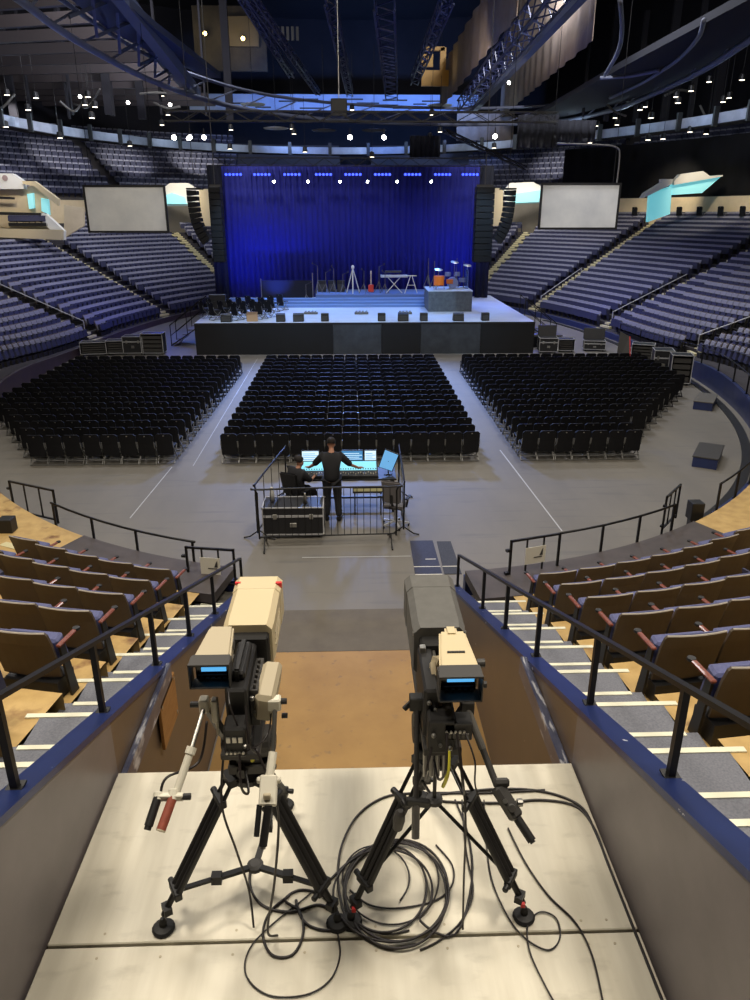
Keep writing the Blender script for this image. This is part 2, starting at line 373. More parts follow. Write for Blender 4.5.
def seat_rows():
    out=[]   # (t,k,n_in_row,section,pos,rz)
    for side,AL in (('right',AISL_R),('left',AISL_L)):
        sg=1 if side=='right' else -1
        secs=[None]+AL
        for k in range(1,22):
            lims=[]
            d=row_d(20 if True else 0,k)
            for j in range(len(AL)):
                ta=(t_of_x(sg*2.70,row_d(10,k)) if j==0 else AL[j-1]); tb=AL[j]
                lims.append((j,ta,tb))
            lims.append((len(AL),AL[-1],sg*172))
            for j,ta,tb in lims:
                n=int(abs(tb-ta)*6)+8; pts=[]; 
                for i in range(n+1):
                    t=ta+(tb-ta)*i/n; pts.append((t,oval(t,row_d(t,k))))
                L=[0]
                for (t1,p1),(t2,p2) in zip(pts,pts[1:]): L.append(L[-1]+(p2-p1).length)
                g0=.0 if j==0 else .72; g1=.72 if j<len(AL) else 0
                sp=.645 if abs(tb)<52 else .52
                tot=L[-1]-g0-g1; c=int(tot/sp)
                off=g0+(0 if j==0 else (tot-c*sp)/2)+sp/2
                for q in range(c):
                    s=off+q*sp; i=max(a for a in range(len(L)) if L[a]<=s); i=min(i,len(L)-2)
                    f=(s-L[i])/(L[i+1]-L[i]); t=pts[i][0]+(pts[i+1][0]-pts[i][0])*f
                    if k>nrows(t): continue
                    d_=row_d(t,k); p=oval(t,d_,row_z(t,k)+.005)
                    out.append((t,k,q,side,j,p,facing(t,d_)))
    return out
SEATS=seat_rows()
def project(p):
    q=Vector(p)-Vector((0,0,H)); z=q.dot(_fw)
    return (375+F*q.dot(_rt)/z,500-F*q.dot(_up)/z,z) if z>.1 else (-999,-999,z)
vis=[]; rest=[]
for s in SEATS:
    x,y,z=project(s[5]+Vector((0,0,.6)))
    near=abs(s[0])<40
    if near and (x<-500 or x>1250 or z<1.2 or y>1400): continue
    if abs(s[0])>40 and (x<-160 or x>910): 
        continue
    hidden = 226<x<478 and s[5].y>46
    if hidden: continue
    if s[3]=='left' and s[1]>=16 and s[5].y>48.6 and s[5].x<-17 and x<70: continue
    (vis if (-18<x<768 and y<1005) else rest).append((z if not near else z*.3,s))
vis.sort(key=lambda a:a[0])
IND=[s for z,s in vis[:296]]; MASS=[s for z,s in vis[296:]]+[s for z,s in rest]
SEATP=make_seat('arena_seat','seat','x',M_seatback,M_seatfab); SEATL=make_seat('arena_seat','seat','x',M_seatback,M_seatfab,True,-1); M_bgs=mat('blue_grey_seat',(130,130,144),.75); SEATQ=make_seat('arena_seat','seat','x',M_seatback,M_bgs,False)
used={}
for t,k,q,side,j,p,rz in IND:
    near=abs(t)<40; base=(SEATP if side=='right' else SEATL) if near else SEATQ
    other='left' if side=='right' else 'right'
    if j==0: lab=f'brown-backed seat {side} of the pit, {nth(q)} from the stairs, {nth(k-1)} row up'; g=f'tip-up seats {side} of the camera pit'
    elif near: lab=f'seat past the first {side} side aisle, {nth(q)} along, {nth(k-1)} row up'; g=f'tip-up seats past the first {side} side aisle'
    else: lab=f'blue seat, {side} side stand, {nth(j-1)} block, {nth(k-1)} row up, {nth(q)} along'; g=f'blue tip-up seats of the {side} side stand'
    if id(base) not in used:
        used[id(base)]=1; KIDS[base.name]=[(c,list(c.children)) for c in base.children]
        base.location=p; base.rotation_euler=(0,0,rz); base['label']=lab; base['group']=g
    else: dup(base,p,rz,lab,g)
def mass_seats():
    bv=[]; bf=[]
    def bx(y0,y1,z0,z1,dy,w):
        o=len(bv)
        for (x,y,z) in [(-w,y0,z0),(w,y0,z0),(w,y1,z0),(-w,y1,z0),(-w,y0+dy,z1-.03),(w,y0+dy,z1-.03),(w,y1+dy,z1-.03),(-w,y1+dy,z1-.03),(-w*.8,y0+dy,z1),(w*.8,y0+dy,z1),(w*.8,y1+dy,z1),(-w*.8,y1+dy,z1)]: bv.append((x,y,z))
        for f in [(3,2,1,0),(8,9,10,11),(0,1,5,4),(1,2,6,5),(2,3,7,6),(3,0,4,7),(4,5,9,8),(5,6,10,9),(6,7,11,10),(7,4,8,11)]: bf.append(tuple(i+o for i in f))
    bx(.0,.06,.40,.78,-.10,.222); bx(.10,.20,.30,.66,-.05,.215)
    o=len(bv); 
    for (x,y,z) in [(-.29,0,0),(-.26,0,0),(-.26,.1,0),(-.29,.1,0),(-.29,-.02,.6),(-.26,-.02,.6),(-.26,.26,.6),(-.29,.26,.6)]: bv.append((x,y,z))
    for f in [(3,2,1,0),(4,5,6,7),(0,1,5,4),(1,2,6,5),(2,3,7,6),(3,0,4,7)]: bf.append(tuple(i+o for i in f))
    V=[];Fa=[]
    MI=[]
    def put(p,rz,br=0):
        c,s=math.cos(rz),math.sin(rz); o=len(V)
        for x,y,z in bv: V.append((p.x+x*c-y*s,p.y+x*s+y*c,p.z+z))
        for i,f in enumerate(bf): Fa.append(tuple(i_+o for i_ in f)); MI.append((2 if br else 0) if i<10 else 1)
    for t,k,q,side,j,p,rz in MASS: put(p,rz,abs(t)<40)
    for sg in (1,-1):     # upper tier
        for k in range(12):
            for a,b in ((62,84),(86,103),(105,121),(123,139),(141,172)):
                d=14.7+.85*k+.62; t=a
                while t<b:
                    p=oval(sg*t,d,7.3+.48*k); q=oval(sg*(t+.1),d); t+=.1*.56/max((q-Vector((p.x,p.y,0))).length,1e-3)
                    X=project(p)
                    if -20<X[0]<235 or 470<X[0]<770: put(p,facing(sg*t,d))
    me=bpy.data.meshes.new('arena_seats'); me.from_pydata(V,[],Fa); me.materials.append(mat('blue_grey_seat',(116,118,138),.75)); me.materials.append(M_pan); me.materials.append(M_seatback); me.polygons.foreach_set('material_index',MI); o=bpy.data.objects.new('arena_seats',me); COL.objects.link(o)
    o['kind']='stuff'; tag(o,'hundreds of blue-grey tip-up seats in the far side stands and the upper tier','seats')
mass_seats()
# ------------------------------------------------------------ floor chairs
def make_chair():
    t=thing('floor_chair','chair','chair',group='x')
    b=MB(); n=5; vs=[]; rows=[(.24,-.20,.208),(.55,-.22,.216),(.78,-.255,.218),(.835,-.268,.16)]
    for z,y,w in rows:
        for i in range(n+1): u=i/n*2-1; vs.append((u*w,y-.02*(1-u*u),z))
    m_=len(vs); vs2=[(x,y+.035,z) for x,y,z in vs]; fs=[]
    for r in range(3):
        for i in range(n): a=r*(n+1)+i; fs+= [(a,a+1,a+n+2,a+n+1),(m_+a,m_+a+n+1,m_+a+n+2,m_+a+1)]
    per=[i for i in range(n+1)]+[r*(n+1)+n for r in (1,2,3)]+[3*(n+1)+i for i in range(n-1,-1,-1)]+[r*(n+1) for r in (2,1)]
    for i,a in enumerate(per): c=per[(i+1)%len(per)]; fs.append((a,m_+a,m_+c,c))
    b.add(vs+vs2,fs).build('backrest',M_chair,t)
    MB().box(-.21,.21,-.20,.20,.43,.475).build('seat',M_chair,t,bevel=.015)
    MB().box(-.018,.018,-.292,-.284,.775,.80).build('highlight_plate',M_steel,t)  # steel plate added to draw the small highlight on each back
    f=MB()
    for x in (-.215,.215):
        f.beam((x,-.24,.62),(x,-.20,.44),.02); f.beam((x,-.20,.44),(x,.22,.012),.022); f.beam((x,.19,.44),(x,-.25,.012),.022)
    f.beam((-.215,-.25,.02),(.215,-.25,.02),.022); f.beam((-.215,.22,.02),(.215,.22,.02),.022); f.beam((-.215,-.19,.13),(.215,-.19,.13),.018)
    f.build('leg_frame',M_chleg,t)
    return t
BL=[]  # block, row, index, x, y
RP=.715
for i in range(17):
    y=19.0+RP*i
    for q in range(15): BL.append(('centre',i,q,-3.25+.457*q,y))
    n=min(8+i,15) if i<14 else 14
    for q in range(n): BL.append(('left',i,q,-4.93+.012*i-.475*q,y))
    n=(7 if i<3 else min(9+(i-3)//1,16))
    for q in range(n): BL.append(('right',i,q,4.72+.465*q,y))
def inside(x,y): return (abs(x-.6)/12.6)**NE+((abs(y-33))/21.)**NE<1 or y<30
BL=[b for b in BL if not (b[0]!='centre' and abs(b[3]-.6)>12.0)]
BL.sort(key=lambda b:b[4]*1.0+abs(b[3])*.02)
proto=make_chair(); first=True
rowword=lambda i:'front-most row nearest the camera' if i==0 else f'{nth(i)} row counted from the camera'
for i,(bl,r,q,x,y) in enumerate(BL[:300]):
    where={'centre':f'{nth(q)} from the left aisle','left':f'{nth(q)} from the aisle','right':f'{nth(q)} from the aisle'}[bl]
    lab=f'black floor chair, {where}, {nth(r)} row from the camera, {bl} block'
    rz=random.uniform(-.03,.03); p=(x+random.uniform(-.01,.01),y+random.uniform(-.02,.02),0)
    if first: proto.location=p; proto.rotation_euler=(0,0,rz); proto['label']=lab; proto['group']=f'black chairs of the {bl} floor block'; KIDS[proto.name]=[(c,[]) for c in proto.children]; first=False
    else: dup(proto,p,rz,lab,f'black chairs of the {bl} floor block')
V=[];Fa=[]
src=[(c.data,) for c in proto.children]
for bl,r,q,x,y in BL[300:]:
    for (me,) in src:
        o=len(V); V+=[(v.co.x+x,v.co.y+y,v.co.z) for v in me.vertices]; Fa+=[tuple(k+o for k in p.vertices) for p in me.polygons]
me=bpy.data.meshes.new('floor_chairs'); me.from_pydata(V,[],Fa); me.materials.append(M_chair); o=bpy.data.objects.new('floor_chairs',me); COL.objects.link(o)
o['kind']='stuff'; tag(o,'black floor chairs of the far rows in all three blocks before the stage','chairs')
# ------------------------------------------------------------ railings of the pit stairs
HR=.58
for side,sg,x in (('left',-1,-1.85),('right',1,1.73)):
    t=thing('stair_railing',f'black sloping handrail on the navy ledge, {side} of the camera pit','railing',(x,0,0))
    ys=[-1.2,.6,1.9,3.2,4.5,6.0,7.35,8.75,11.0] if sg>0 else [-1.2,.6,1.95,3.24,4.55,5.93,7.24,8.66,10.95]
    tp=MB(); P=[(0,y,ledge_z(y)+.05+HR) for y in ys]
    for a,b in zip(P,P[1:]): tp.beam(a,b,.045,.03)
    tp.build('handrail',M_black,t)
    for y in ys:
        z=ledge_z(y)+.05
        MB().box(-.02,.02,y-.02,y+.02,z-.003,z+HR).box(-.045,.045,y-.045,y+.045,z-.001,z+.012).build('post',M_black,t)
# curved railings along the front of the floor
def curve_rail(t0,t1,ts,label,hh=.62,d=.07):
    t=thing('floor_railing',label,'railing')
    n=max(6,int(abs(t1-t0)/2)); tb=MB(); tb.tube([oval(t0+(t1-t0)*i/n,d,wall_h(t0+(t1-t0)*i/n)+hh) for i in range(n+1)],.022,8)
    tb.build('handrail',M_black,t,smooth=True)
    for a in ts:
        p=oval(a,d,wall_h(a)); MB().box(p.x-.02,p.x+.02,p.y-.02,p.y+.02,p.z,p.z+hh).box(p.x-.04,p.x+.04,p.y-.04,p.y+.04,p.z,p.z+.012).build('post',M_black,t)
    return t
tx=lambda x:t_of_x(x,0)
curve_rail(tx(3.62),tx(6.1),[tx(4.45),tx(5.25),tx(6.08)],'curved black floor railing in front of the seats right of the pit')
curve_rail(tx(-2.75),tx(-5.85),[tx(-2.8),tx(-3.9),tx(-4.85),tx(-5.8)],'curved black floor railing in front of the seats left of the pit')
curve_rail(29.3,100,[29.3,33,37,41,45,50,55,60,65,70,75,80,85,90,95,100],'long curved black railing on the navy wall at the right of the floor')
def gate(p,q,z,label,hh=.74,sign=False,bars=2):
    p=Vector((p[0],p[1],0)); q=Vector((q[0],q[1],0)); t=thing('railing_gate',label,'gate',(p.x,p.y,z),math.atan2(q.y-p.y,q.x-p.x)); L=(q-p).length
    f=MB(); f.box(0,.035,-.018,.018,-.06,hh).box(L-.035,L,-.018,.018,0,hh).box(0,L,-.018,.018,hh-.035,hh).box(0,L,-.018,.018,.06,.09)
    f.build('gate_frame',M_black,t)
    for i in range(bars): x=L*(i+1)/(bars+1); MB().box(x-.012,x+.012,-.012,.012,.09,hh-.035).build('bar',M_black,t)
    MB().box(-.07,-.0,-.03,.03,.12,.16).box(-.07,0,-.03,.03,hh-.2,hh-.16).build('hinge',M_black,t)
    if sign:
        s=MB().box(L*.30,L*.70,-.026,-.018,hh*.34,hh*.76).build('sign',M_white,t)
        m=MB(); cx=L*.58; cz=hh*.60; y0=-.032
        m.prism([(cx,y0,cz-.05),(cx+.06,y0,cz-.05),(cx+.06,y0,cz+.08),(cx+.03,y0,cz+.03)],(0,.006,0))
        m.prism([(cx-.11,y0,cz-.085),(cx+.05,y0,cz-.085),(cx+.05,y0,cz-.07),(cx-.11,y0,cz-.07)],(0,.006,0))
        m.build('mark',M_dgrey,s)
    return t
gate((2.62,11.2),(3.55,11.5),.36,'black gate with a white sign at the right end of the pit stairs',sign=True)
gate((-2.85,11.45),(-2.0,11.3),.22,'black gate with a white sign at the left end of the pit stairs',sign=True)
gate((5.98,13.0),(6.55,13.7),.42,'narrow black gate at the far end of the right curved railing',bars=2)
gate((-7.2,14.8),(-6.05,14.2),.25,'black gate standing open at the left edge of the photo',bars=2)
t=thing('gate_post_box','square black post box at the start of the right wall railing','post',(6.95,13.75,0)); MB().box(-.13,.13,-.13,.13,.38,.75).build('box',M_blk,t,bevel=.01); MB().box(-.09,.09,-.09,.09,0,.38).build('base',M_dgrey,t)
t=thing('gate_post_box','square black post box beside the open gate at the left edge','post',(-6.6,13.2,0)); MB().box(-.13,.13,-.13,.13,.38,.80).build('box',M_blk,t,bevel=.01); MB().box(-.09,.09,-.09,.09,0,.38).build('base',M_dgrey,t)
t=thing('pit_board','small ochre plywood board hung on the left pit wall below the worn strip','board',(-1.75,5.75,1.72))
MB().box(.0,.03,-.27,.27,-.05,.42).build('panel',mat('ply_board',(170,124,70),.6,noise=5,c2=(150,104,56),stretch=(1,1,6)),t,bevel=.004)
MB().box(.03,.035,-.24,-.21,.36,.39).box(.03,.035,.21,.24,.36,.39).box(.03,.035,.21,.24,-.02,.01).build('screw',M_steel,t)
# steps and boxes against the right wall
for p,lab in (((12.15,24.6),'low navy step block against the right floor wall below the railing'),((9.5,18.6),'small dark box on the floor edge under the near right railing')):
    t=thing('step_block',lab,'step',(p[0],p[1],0),facing(60,0)); MB().box(-.7,.7,-.3,.3,0,.26).build('riser',M_dash,t); MB().box(-.72,.72,-.32,.32,.26,.30).build('tread',M_mgrey if p[0]>12 else M_dgrey,t,bevel=.008)
# ------------------------------------------------------------ tripods and television cameras
DZ=2.35
def tripod(label,cx,cy,head_z,feet,white,hub_z,knees,crown=.11):
    t=thing('camera_tripod',label,'tripod',(cx,cy,DZ)); hz=head_z-DZ
    c=MB(); c.lathe((0,0,hz-.14),[(.05,0),(.10,.03),(.11,.07),(.085,.12),(.085,.14)],16); c.build('bowl',M_black,t,smooth=False)
    for i,(fx,fy) in enumerate(feet):
        f=Vector((fx-cx,fy-cy,.085)); d=Vector((f.x,f.y,0)).normalized(); h=Vector((0,0,hz-.08))+d*crown
        sd=d.cross(Vector((0,0,1))); L=lambda u:h+(f-h)*u
        leg=MB(); k=knees
        for s in (-1,1): leg.cyl(h+sd*.035*s,L(k)+sd*.04*s,.012,n=8)
        leg.beam(h-sd*.055,h+sd*.055,.05,.05)
        lo=leg.build('leg',M_black,t)
        m=MB()
        for s in (-1,0,1): m.cyl(L(k-.02)+sd*.038*s,L(.80)+sd*.038*s,.0195,n=10)
        m.build('leg_tube',M_blk,lo,smooth=False)
        m=MB()
        for s in (-.5,.5): m.cyl(L(k+.03)+sd*.038*s-d*.016+Vector((0,0,.010)),L(.78)+sd*.038*s-d*.016+Vector((0,0,.010)),.005,n=6)
        m.build('gleam_strip',M_steel,lo)  # thin steel rods added to draw the gleam along the black tubes
        m=MB(); m.beam(L(k-.02)-sd*.058,L(k-.02)+sd*.058,.045,.05); m.cyl(L(k-.02)+sd*.05,L(k-.02)+sd*.105,.02,n=10); m.build('knee_clamp',M_blk,lo,bevel=.005)
        m=MB(); m.beam(L(.80)-sd*.062,L(.80)+sd*.062,.042,.05); m.cyl(L(.80)+sd*.05,L(.80)+sd*.10,.018,n=10)
        m.build('clamp',M_blk,lo,bevel=.005)
        m=MB(); m.cyl(L(.80),L(.975),.019,n=10); m.beam(L(.93)-sd*.035,L(.93)+sd*.035,.045,.045); m.build('inner_tube',M_black,lo)
        m=MB(); m.lathe((f.x,f.y,-.0+.001),[(.062,0),(.066,.012),(.055,.024),(.022,.034),(.024,.06),(.012,.085)],16)
        ft=m.build('rubber_foot',M_rubber,lo)
        if not white and i<2: MB().box(L(.96).x-.012,L(.96).x+.012,L(.96).y-.035,L(.96).y-.015,L(.96).z-.012,L(.96).z+.012).build('red_tag',M_red,lo)
        a=MB(); hb=Vector((0,0,hub_z-DZ)); e=L(.80); mid=hb+(e-hb)*.5
        if white:
            a.beam(hb,mid,.035,.022); a.beam(mid,e,.026,.018); a.beam(mid-Vector((0,0,.03)),mid+Vector((0,0,.03)),.06,.05)
        else: a.cyl(hb,e,.011,n=8)
        a.build('spreader_arm',M_black,t)
    a=MB(); a.lathe((0,0,hub_z-DZ-.02),[(.04,0),(.05,.01),(.05,.035),(.03,.045)],14)
    if not white: a.cyl((0,0,hub_z-DZ),(0,0,hz-.14),.012)
    a.build('spreader_hub',M_dgrey,t)
    return t
# left: white camera
tl=tripod('black tripod with white pan bars under the white camera',-.62,3.41,3.30,[(-1.12,3.12),(-.12,3.12),(-.50,4.05)],True,2.50,.17)
def rel(t,p): return Vector(p)-Vector(t.location)
m=MB(); o=rel(tl,(-.60,3.40,3.29))
m.box(o.x-.11,o.x+.11,o.y-.10,o.y+.12,o.z,o.z+.06).cyl((o.x-.125,o.y,o.z+.15),(o.x+.125,o.y,o.z+.15),.09,n=18).box(o.x-.07,o.x+.07,o.y-.08,o.y+.10,o.z+.05,o.z+.22).box(o.x-.09,o.x+.09,o.y-.15,o.y+.2,o.z+.22,o.z+.26)
hd=m.build('fluid_head',M_dgrey,tl,bevel=.006)
MB().cyl((o.x-.15,o.y,o.z+.15),(o.x-.125,o.y,o.z+.15),.045,n=14).cyl((o.x+.125,o.y,o.z+.15),(o.x+.15,o.y,o.z+.15),.045,n=14).cyl((o.x-.03,o.y-.10,o.z+.03),(o.x-.03,o.y-.13,o.z+.03),.03,n=12).build('knob',M_blk,hd)
MB().lathe((o.x+.03,o.y-.105,o.z+.10),[(.012,0),(.012,.03)],8).build('bubble_level',M_yel,hd)
def bar(t,name,pts,rs,m_,n=12,parent=None,mat_=None):
    b=MB()
    for (p,q),r in zip(zip(pts,pts[1:]),rs): b.cyl(rel(t,p),rel(t,q),r,n=n)
    return b.build(name,m_,parent or t)
# left pan bar of the white camera
B0=Vector((-.775,3.20,3.84)); B1=at(191,750,y=3.0); B2=at(176,793,y=2.86)
pb=bar(tl,'pan_bar',[B0,B1],[.0115],M_steel); pb2=bar(tl,'pan_bar',[B1,B2],[.020],M_white)
MB().lathe(rel(tl,B1),[(.026,-.015),(.026,.02)],12,ax=(B2-B1)).build('collar',M_white,pb2)
m=MB(); c=rel(tl,B0); m.box(c.x-.028,c.x+.02,c.y-.03,c.y+.03,c.z-.04,c.z+.04).box(c.x+.03,c.x+.065,c.y-.02,c.y+.03,c.z-.11,c.z+.03); m.box(c.x+.045,c.x+.06,c.y-.01,c.y+.01,c.z-.2,c.z-.1)
br=m.build('bracket',M_white,tl,bevel=.008)
MB().beam((c.x,c.y+.02,c.z-.02),(o.x-.12,o.y,o.z+.16),.03,.04).build('bracket_arm',M_mgrey,br); MB().cyl((c.x-.075,c.y,c.z),(c.x-.03,c.y,c.z),.016,n=10).build('knob',M_blk,br)
G0=at(173,797,y=2.84); G1=at(161,830,y=2.72); K0=at(158,797,y=2.84); K1=at(148.5,826,y=2.74)
MB().beam(rel(tl,K0)+Vector((-.01,0,.0)),rel(tl,G0)+Vector((.05,0,0)),.03,.035).cyl(rel(tl,K0)+Vector((0,.02,.012)),rel(tl,K0)-Vector((0,.01,.012)),.024,n=12).cyl(rel(tl,G0)+Vector((0,.03,.02)),rel(tl,G0)-Vector((0,.01,.012)),.026,n=12).build('grip_clamp',M_white,pb2,bevel=.004)
MB().cyl(rel(tl,G0)+Vector((.04,0,0)),rel(tl,G0)+Vector((.085,0,0)),.016,n=10).build('clamp_knob',M_blk,pb2)
g=bar(tl,'grip',[G0,G1],[.0225],M_brown,n=16); g['label']='brown rubber grip'; MB().cyl(rel(tl,G1),rel(tl,G1)+(G1-G0).normalized()*.006,.0225,n=16).build('grip_end',M_cream2,g)
g=bar(tl,'grip',[K0,K1],[.021],M_blk,n=16); g['label']='black rubber grip'; MB().cyl(rel(tl,K1),rel(tl,K1)+(K1-K0).normalized()*.018,.017,n=16).build('grip_end',M_rubber,g)
# right pan bar with the zoom box
C0=Vector((-.415,3.20,3.84)); C1=at(273,752,y=3.05); C2=at(269,780,y=2.95); C3=at(267.5,806,y=2.86)
bar(tl,'pan_bar',[C0,C1],[.0125],M_steel); q=bar(tl,'pan_bar',[C1,C2],[.022],M_white)
MB().beam(rel(tl,C2)+Vector((0,.02,.01)),rel(tl,C3),.085,.06,up=(0,-1,.6)).beam(rel(tl,C2)+Vector((-.06,0,0)),rel(tl,C2)+Vector((.06,0,0)),.03,.03).build('zoom_control',M_white,q,bevel=.006)
m=MB(); c=rel(tl,(C2+C3)/2); m.beam(c+Vector((-.018,-.045,.02)),c+Vector((.018,-.045,.02)),.02,.03); m.build('thumb_rocker',M_cream2,q,bevel=.004)
D0=at(268.5,806,y=2.85); D1=at(263,846,y=2.76)
g=bar(tl,'grip',[D0,D1],[.020],M_blk,n=16); MB().cyl(rel(tl,D1),rel(tl,D1)+(D1-D0).normalized()*.012,.014,n=14).build('grip_end',M_steel,g)
g=bar(tl,'focus_grip',[D0+Vector((-.045,.01,0)),D1+Vector((-.03,.01,.05))],[.014],M_blk,n=12)
c=rel(tl,C0); b2=MB().box(c.x-.04,c.x+.03,c.y-.03,c.y+.03,c.z-.035,c.z+.035).build('bracket',M_white,tl,bevel=.008)
MB().cyl((c.x+.03,c.y,c.z+.01),(c.x+.06,c.y,c.z+.01),.016,n=10).cyl((c.x+.03,c.y,c.z-.08),(c.x+.06,c.y,c.z-.08),.014,n=10).build('knob',M_blk,b2)
MB().hexa([(c.x-.12,c.y-.02,c.z-.1),(c.x-.02,c.y-.02,c.z-.12),(c.x+.01,c.y+.22,c.z-.02),(c.x-.09,c.y+.22,c.z),(c.x-.10,c.y-.03,c.z+.06),(c.x+.0,c.y-.03,c.z+.04),(c.x+.03,c.y+.2,c.z+.13),(c.x-.07,c.y+.2,c.z+.14)]).build('drag_housing',M_cream2,tl,bevel=.02)
def tvcam(label,loc,white):
    return thing('television_camera',label,'camera',loc)
def viewfinder(t,x0,x1,y0,yh,y1,z0,z1,topm,hoodm,notch=False):
    cx=(x0+x1)/2
    b=MB().hexa([(x0+.015,yh,z0),(x1-.01,yh,z0),(x1-.035,y1,z0+.02),(x0+.05,y1,z0+.02),(x0+.01,yh,z1),(x1-.005,yh,z1),(x1-.03,y1,z1+.005),(x0+.045,y1,z1+.005)])
    if notch: b.box(cx-.03,cx+.035,y1-.05,y1+.04,z1-.03,z1+.012)
    v=b.build('viewfinder',topm,t,bevel=.012,seg=2)
    h=MB(); th=.006   # open hood
    h.hexa([(x0,y0,z1-.004),(x1,y0,z1-.004),(x1-.006,yh,z1+.0),(x0+.01,yh,z1+.0),(x0,y0,z1+th),(x1,y0,z1+th),(x1-.006,yh,z1+th+.002),(x0+.01,yh,z1+th+.002)])
    h.hexa([(x0,y0,z0),(x1,y0,z0),(x1-.006,yh,z0),(x0+.01,yh,z0),(x0,y0,z0+th),(x1,y0,z0+th),(x1-.006,yh,z0+th),(x0+.01,yh,z0+th)])
    h.box(x0,x0+th,y0,yh,z0,z1).box(x1-th,x1,y0,yh,z0,z1); h.build('hood',hoodm,v)
    MB().box(x0+.02,x1-.02,yh-.012,yh-.002,z0+.01,z1-.008).build('screen',mat('vf_screen',(8,12,26),.15,spec=.6),v)
    MB().box(x0+.05,x1-.03,yh-.020,yh-.012,z1-.078,z1-.058).build('screen_picture',mat('vf_picture',(60,150,220),.3,emit=(90,180,240,1.0)),v)
    m=MB()
    for i in range(5): a=x0+.05+i*(x1-x0-.09)/4; m.box(a-.008,a+.008,yh-.03,yh-.012,z0+.010,z0+.022)
    m.box(x0+.03,x1-.03,yh-.02,yh-.012,z0+.03,z0+.035); m.build('button',M_dgrey,v)
    return v
# white camera
t=tvcam('white television camera with a large box lens, on the left tripod',(-.62,3.40,3.55),True); T=t.location
def L_(x,y,z): return (x-T.x,y-T.y,z-T.z)
def lens(x0,x1,y0,y1,z0,z1,m_,ch,fl=.0):
    m=MB(); prof=lambda y,e,zt:[(x0-e+ch,y,z0),(x1+e-ch,y,z0),(x1+e,y,z0+ch),(x1+e,y,zt-ch),(x1+e-ch,y,zt),(x0-e+ch,y,zt),(x0-e,y,zt-ch),(x0-e,y,z0+ch)]
    P=[prof(y0,0,z1),prof(y0+.07,.006,z1+.002),prof(y1-.16,.006,z1+.002),prof(y1-.155,.010,z1+.006),prof(y1,.012,z1+.006)]; vs=[L_(*p) for q in P for p in q]; n=8
    fs=[tuple(range(n-1,-1,-1)),tuple(range(4*n,5*n))]+[(j*n+i,j*n+(i+1)%n,(j+1)*n+(i+1)%n,(j+1)*n+i) for j in range(4) for i in range(n)]
    m.add(vs,fs); return m.build('box_lens',m_,t)
ln=lens(-.735,-.465,3.62,4.20,3.78,4.055,M_cream,.03)
MB().box(*[v for v in (-.738-T.x,-.705-T.x,4.11-T.y,4.13-T.y,4.05-T.z,4.064-T.z)]).box(-.487-T.x,-.450-T.x,4.10-T.y,4.125-T.y,4.03-T.z,4.064-T.z).build('red_mark',M_red,ln)
MB().lathe(L_(-.60,4.20,3.915),[(.118,0),(.118,.014),(.10,.016),(.10,.003)],20,ax=(0,1,0)).build('front_glass',mat('glass_dark',(14,16,26),.08,spec=.8),ln)
m=MB()
for z in (3.86,3.90,3.94): m.box(-.462-T.x,-.455-T.x,3.72-T.y,4.0-T.y,z-T.z,z+.006-T.z)
m.build('side_rib',M_cream2,ln)
m=MB(); m.box(-.69-T.x,-.48-T.x,3.56-T.y,3.63-T.y,3.74-T.z,4.01-T.z); m.build('lens_mount',M_blk,t,bevel=.012)
m=MB(); m.box(-.655-T.x,-.545-T.x,3.12-T.y,3.56-T.y,3.66-T.z,3.98-T.z).box(-.655-T.x,-.545-T.x,3.0-T.y,3.12-T.y,3.66-T.z,3.84-T.z).box(-.64-T.x,-.56-T.x,3.2-T.y,3.5-T.y,3.98-T.z,4.03-T.z)
bd=m.build('body',M_blk,t,bevel=.012)
m=MB(); m.box(-.545-T.x,-.50-T.x,3.20-T.y,3.5-T.y,3.70-T.z,3.92-T.z); 
for i in range(6): m.cyl(L_(-.52+.0,3.22+.045*i,3.92),L_(-.52,3.22+.045*i,3.945),.009,n=8)
m.build('side_module',M_dgrey,bd,bevel=.004)
m=MB()
for i in range(5): m.cyl(L_(-.64+.02*i,2.995,3.70),L_(-.64+.02*i,2.985,3.70),.007,n=8)
for i in range(3): m.box(-.64-T.x+.03*i,-.62-T.x+.03*i,2.992-T.y,3.0-T.y,3.76-T.z,3.79-T.z)
m.build('connector',M_steel,bd)
m=MB(); m.beam(L_(-.60,3.2,4.04),L_(-.60,3.48,4.04),.022); m.beam(L_(-.60,3.2,4.04),L_(-.60,3.2,3.98),.02); m.beam(L_(-.60,3.48,4.04),L_(-.60,3.48,3.98),.02); m.build('carry_handle',M_blk,bd)
MB().box(-.70-T.x,-.50-T.x,3.1-T.y,3.95-T.y,3.56-T.z,3.60-T.z).box(-.66-T.x,-.54-T.x,3.15-T.y,3.6-T.y,3.60-T.z,3.665-T.z).box(-.69-T.x,-.50-T.x,3.60-T.y,3.9-T.y,3.60-T.z,3.785-T.z).build('camera_plate',M_dgrey,t,bevel=.006)
m=MB(); m.beam(L_(-.595,3.34,3.99),L_(-.61,3.10,3.74),.05,.022); m.beam(L_(-.575,3.3,3.99),L_(-.585,3.08,3.72),.018,.014); m.build('support_plate',M_mgrey,t,bevel=.004)
m=MB()
for a,b,c,r in ((-.57,3.11,3.80,.012),(-.60,3.11,3.78,.010),(-.53,3.19,3.88,.014),(-.52,3.19,3.80,.010),(-.635,3.11,3.80,.009),(-.55,2.995,3.74,.010)): m.lathe(L_(a,b,c),[(r,0),(r,.012),(r*.5,.02)],10,ax=(0,-1,.4))
m.build('silver_knob',M_steel,bd)
vf=viewfinder(t,-.83-T.x,-.625-T.x,3.14-T.y,3.23-T.y,3.52-T.y,3.975-T.z,4.11-T.z,M_cream2,M_dgrey)
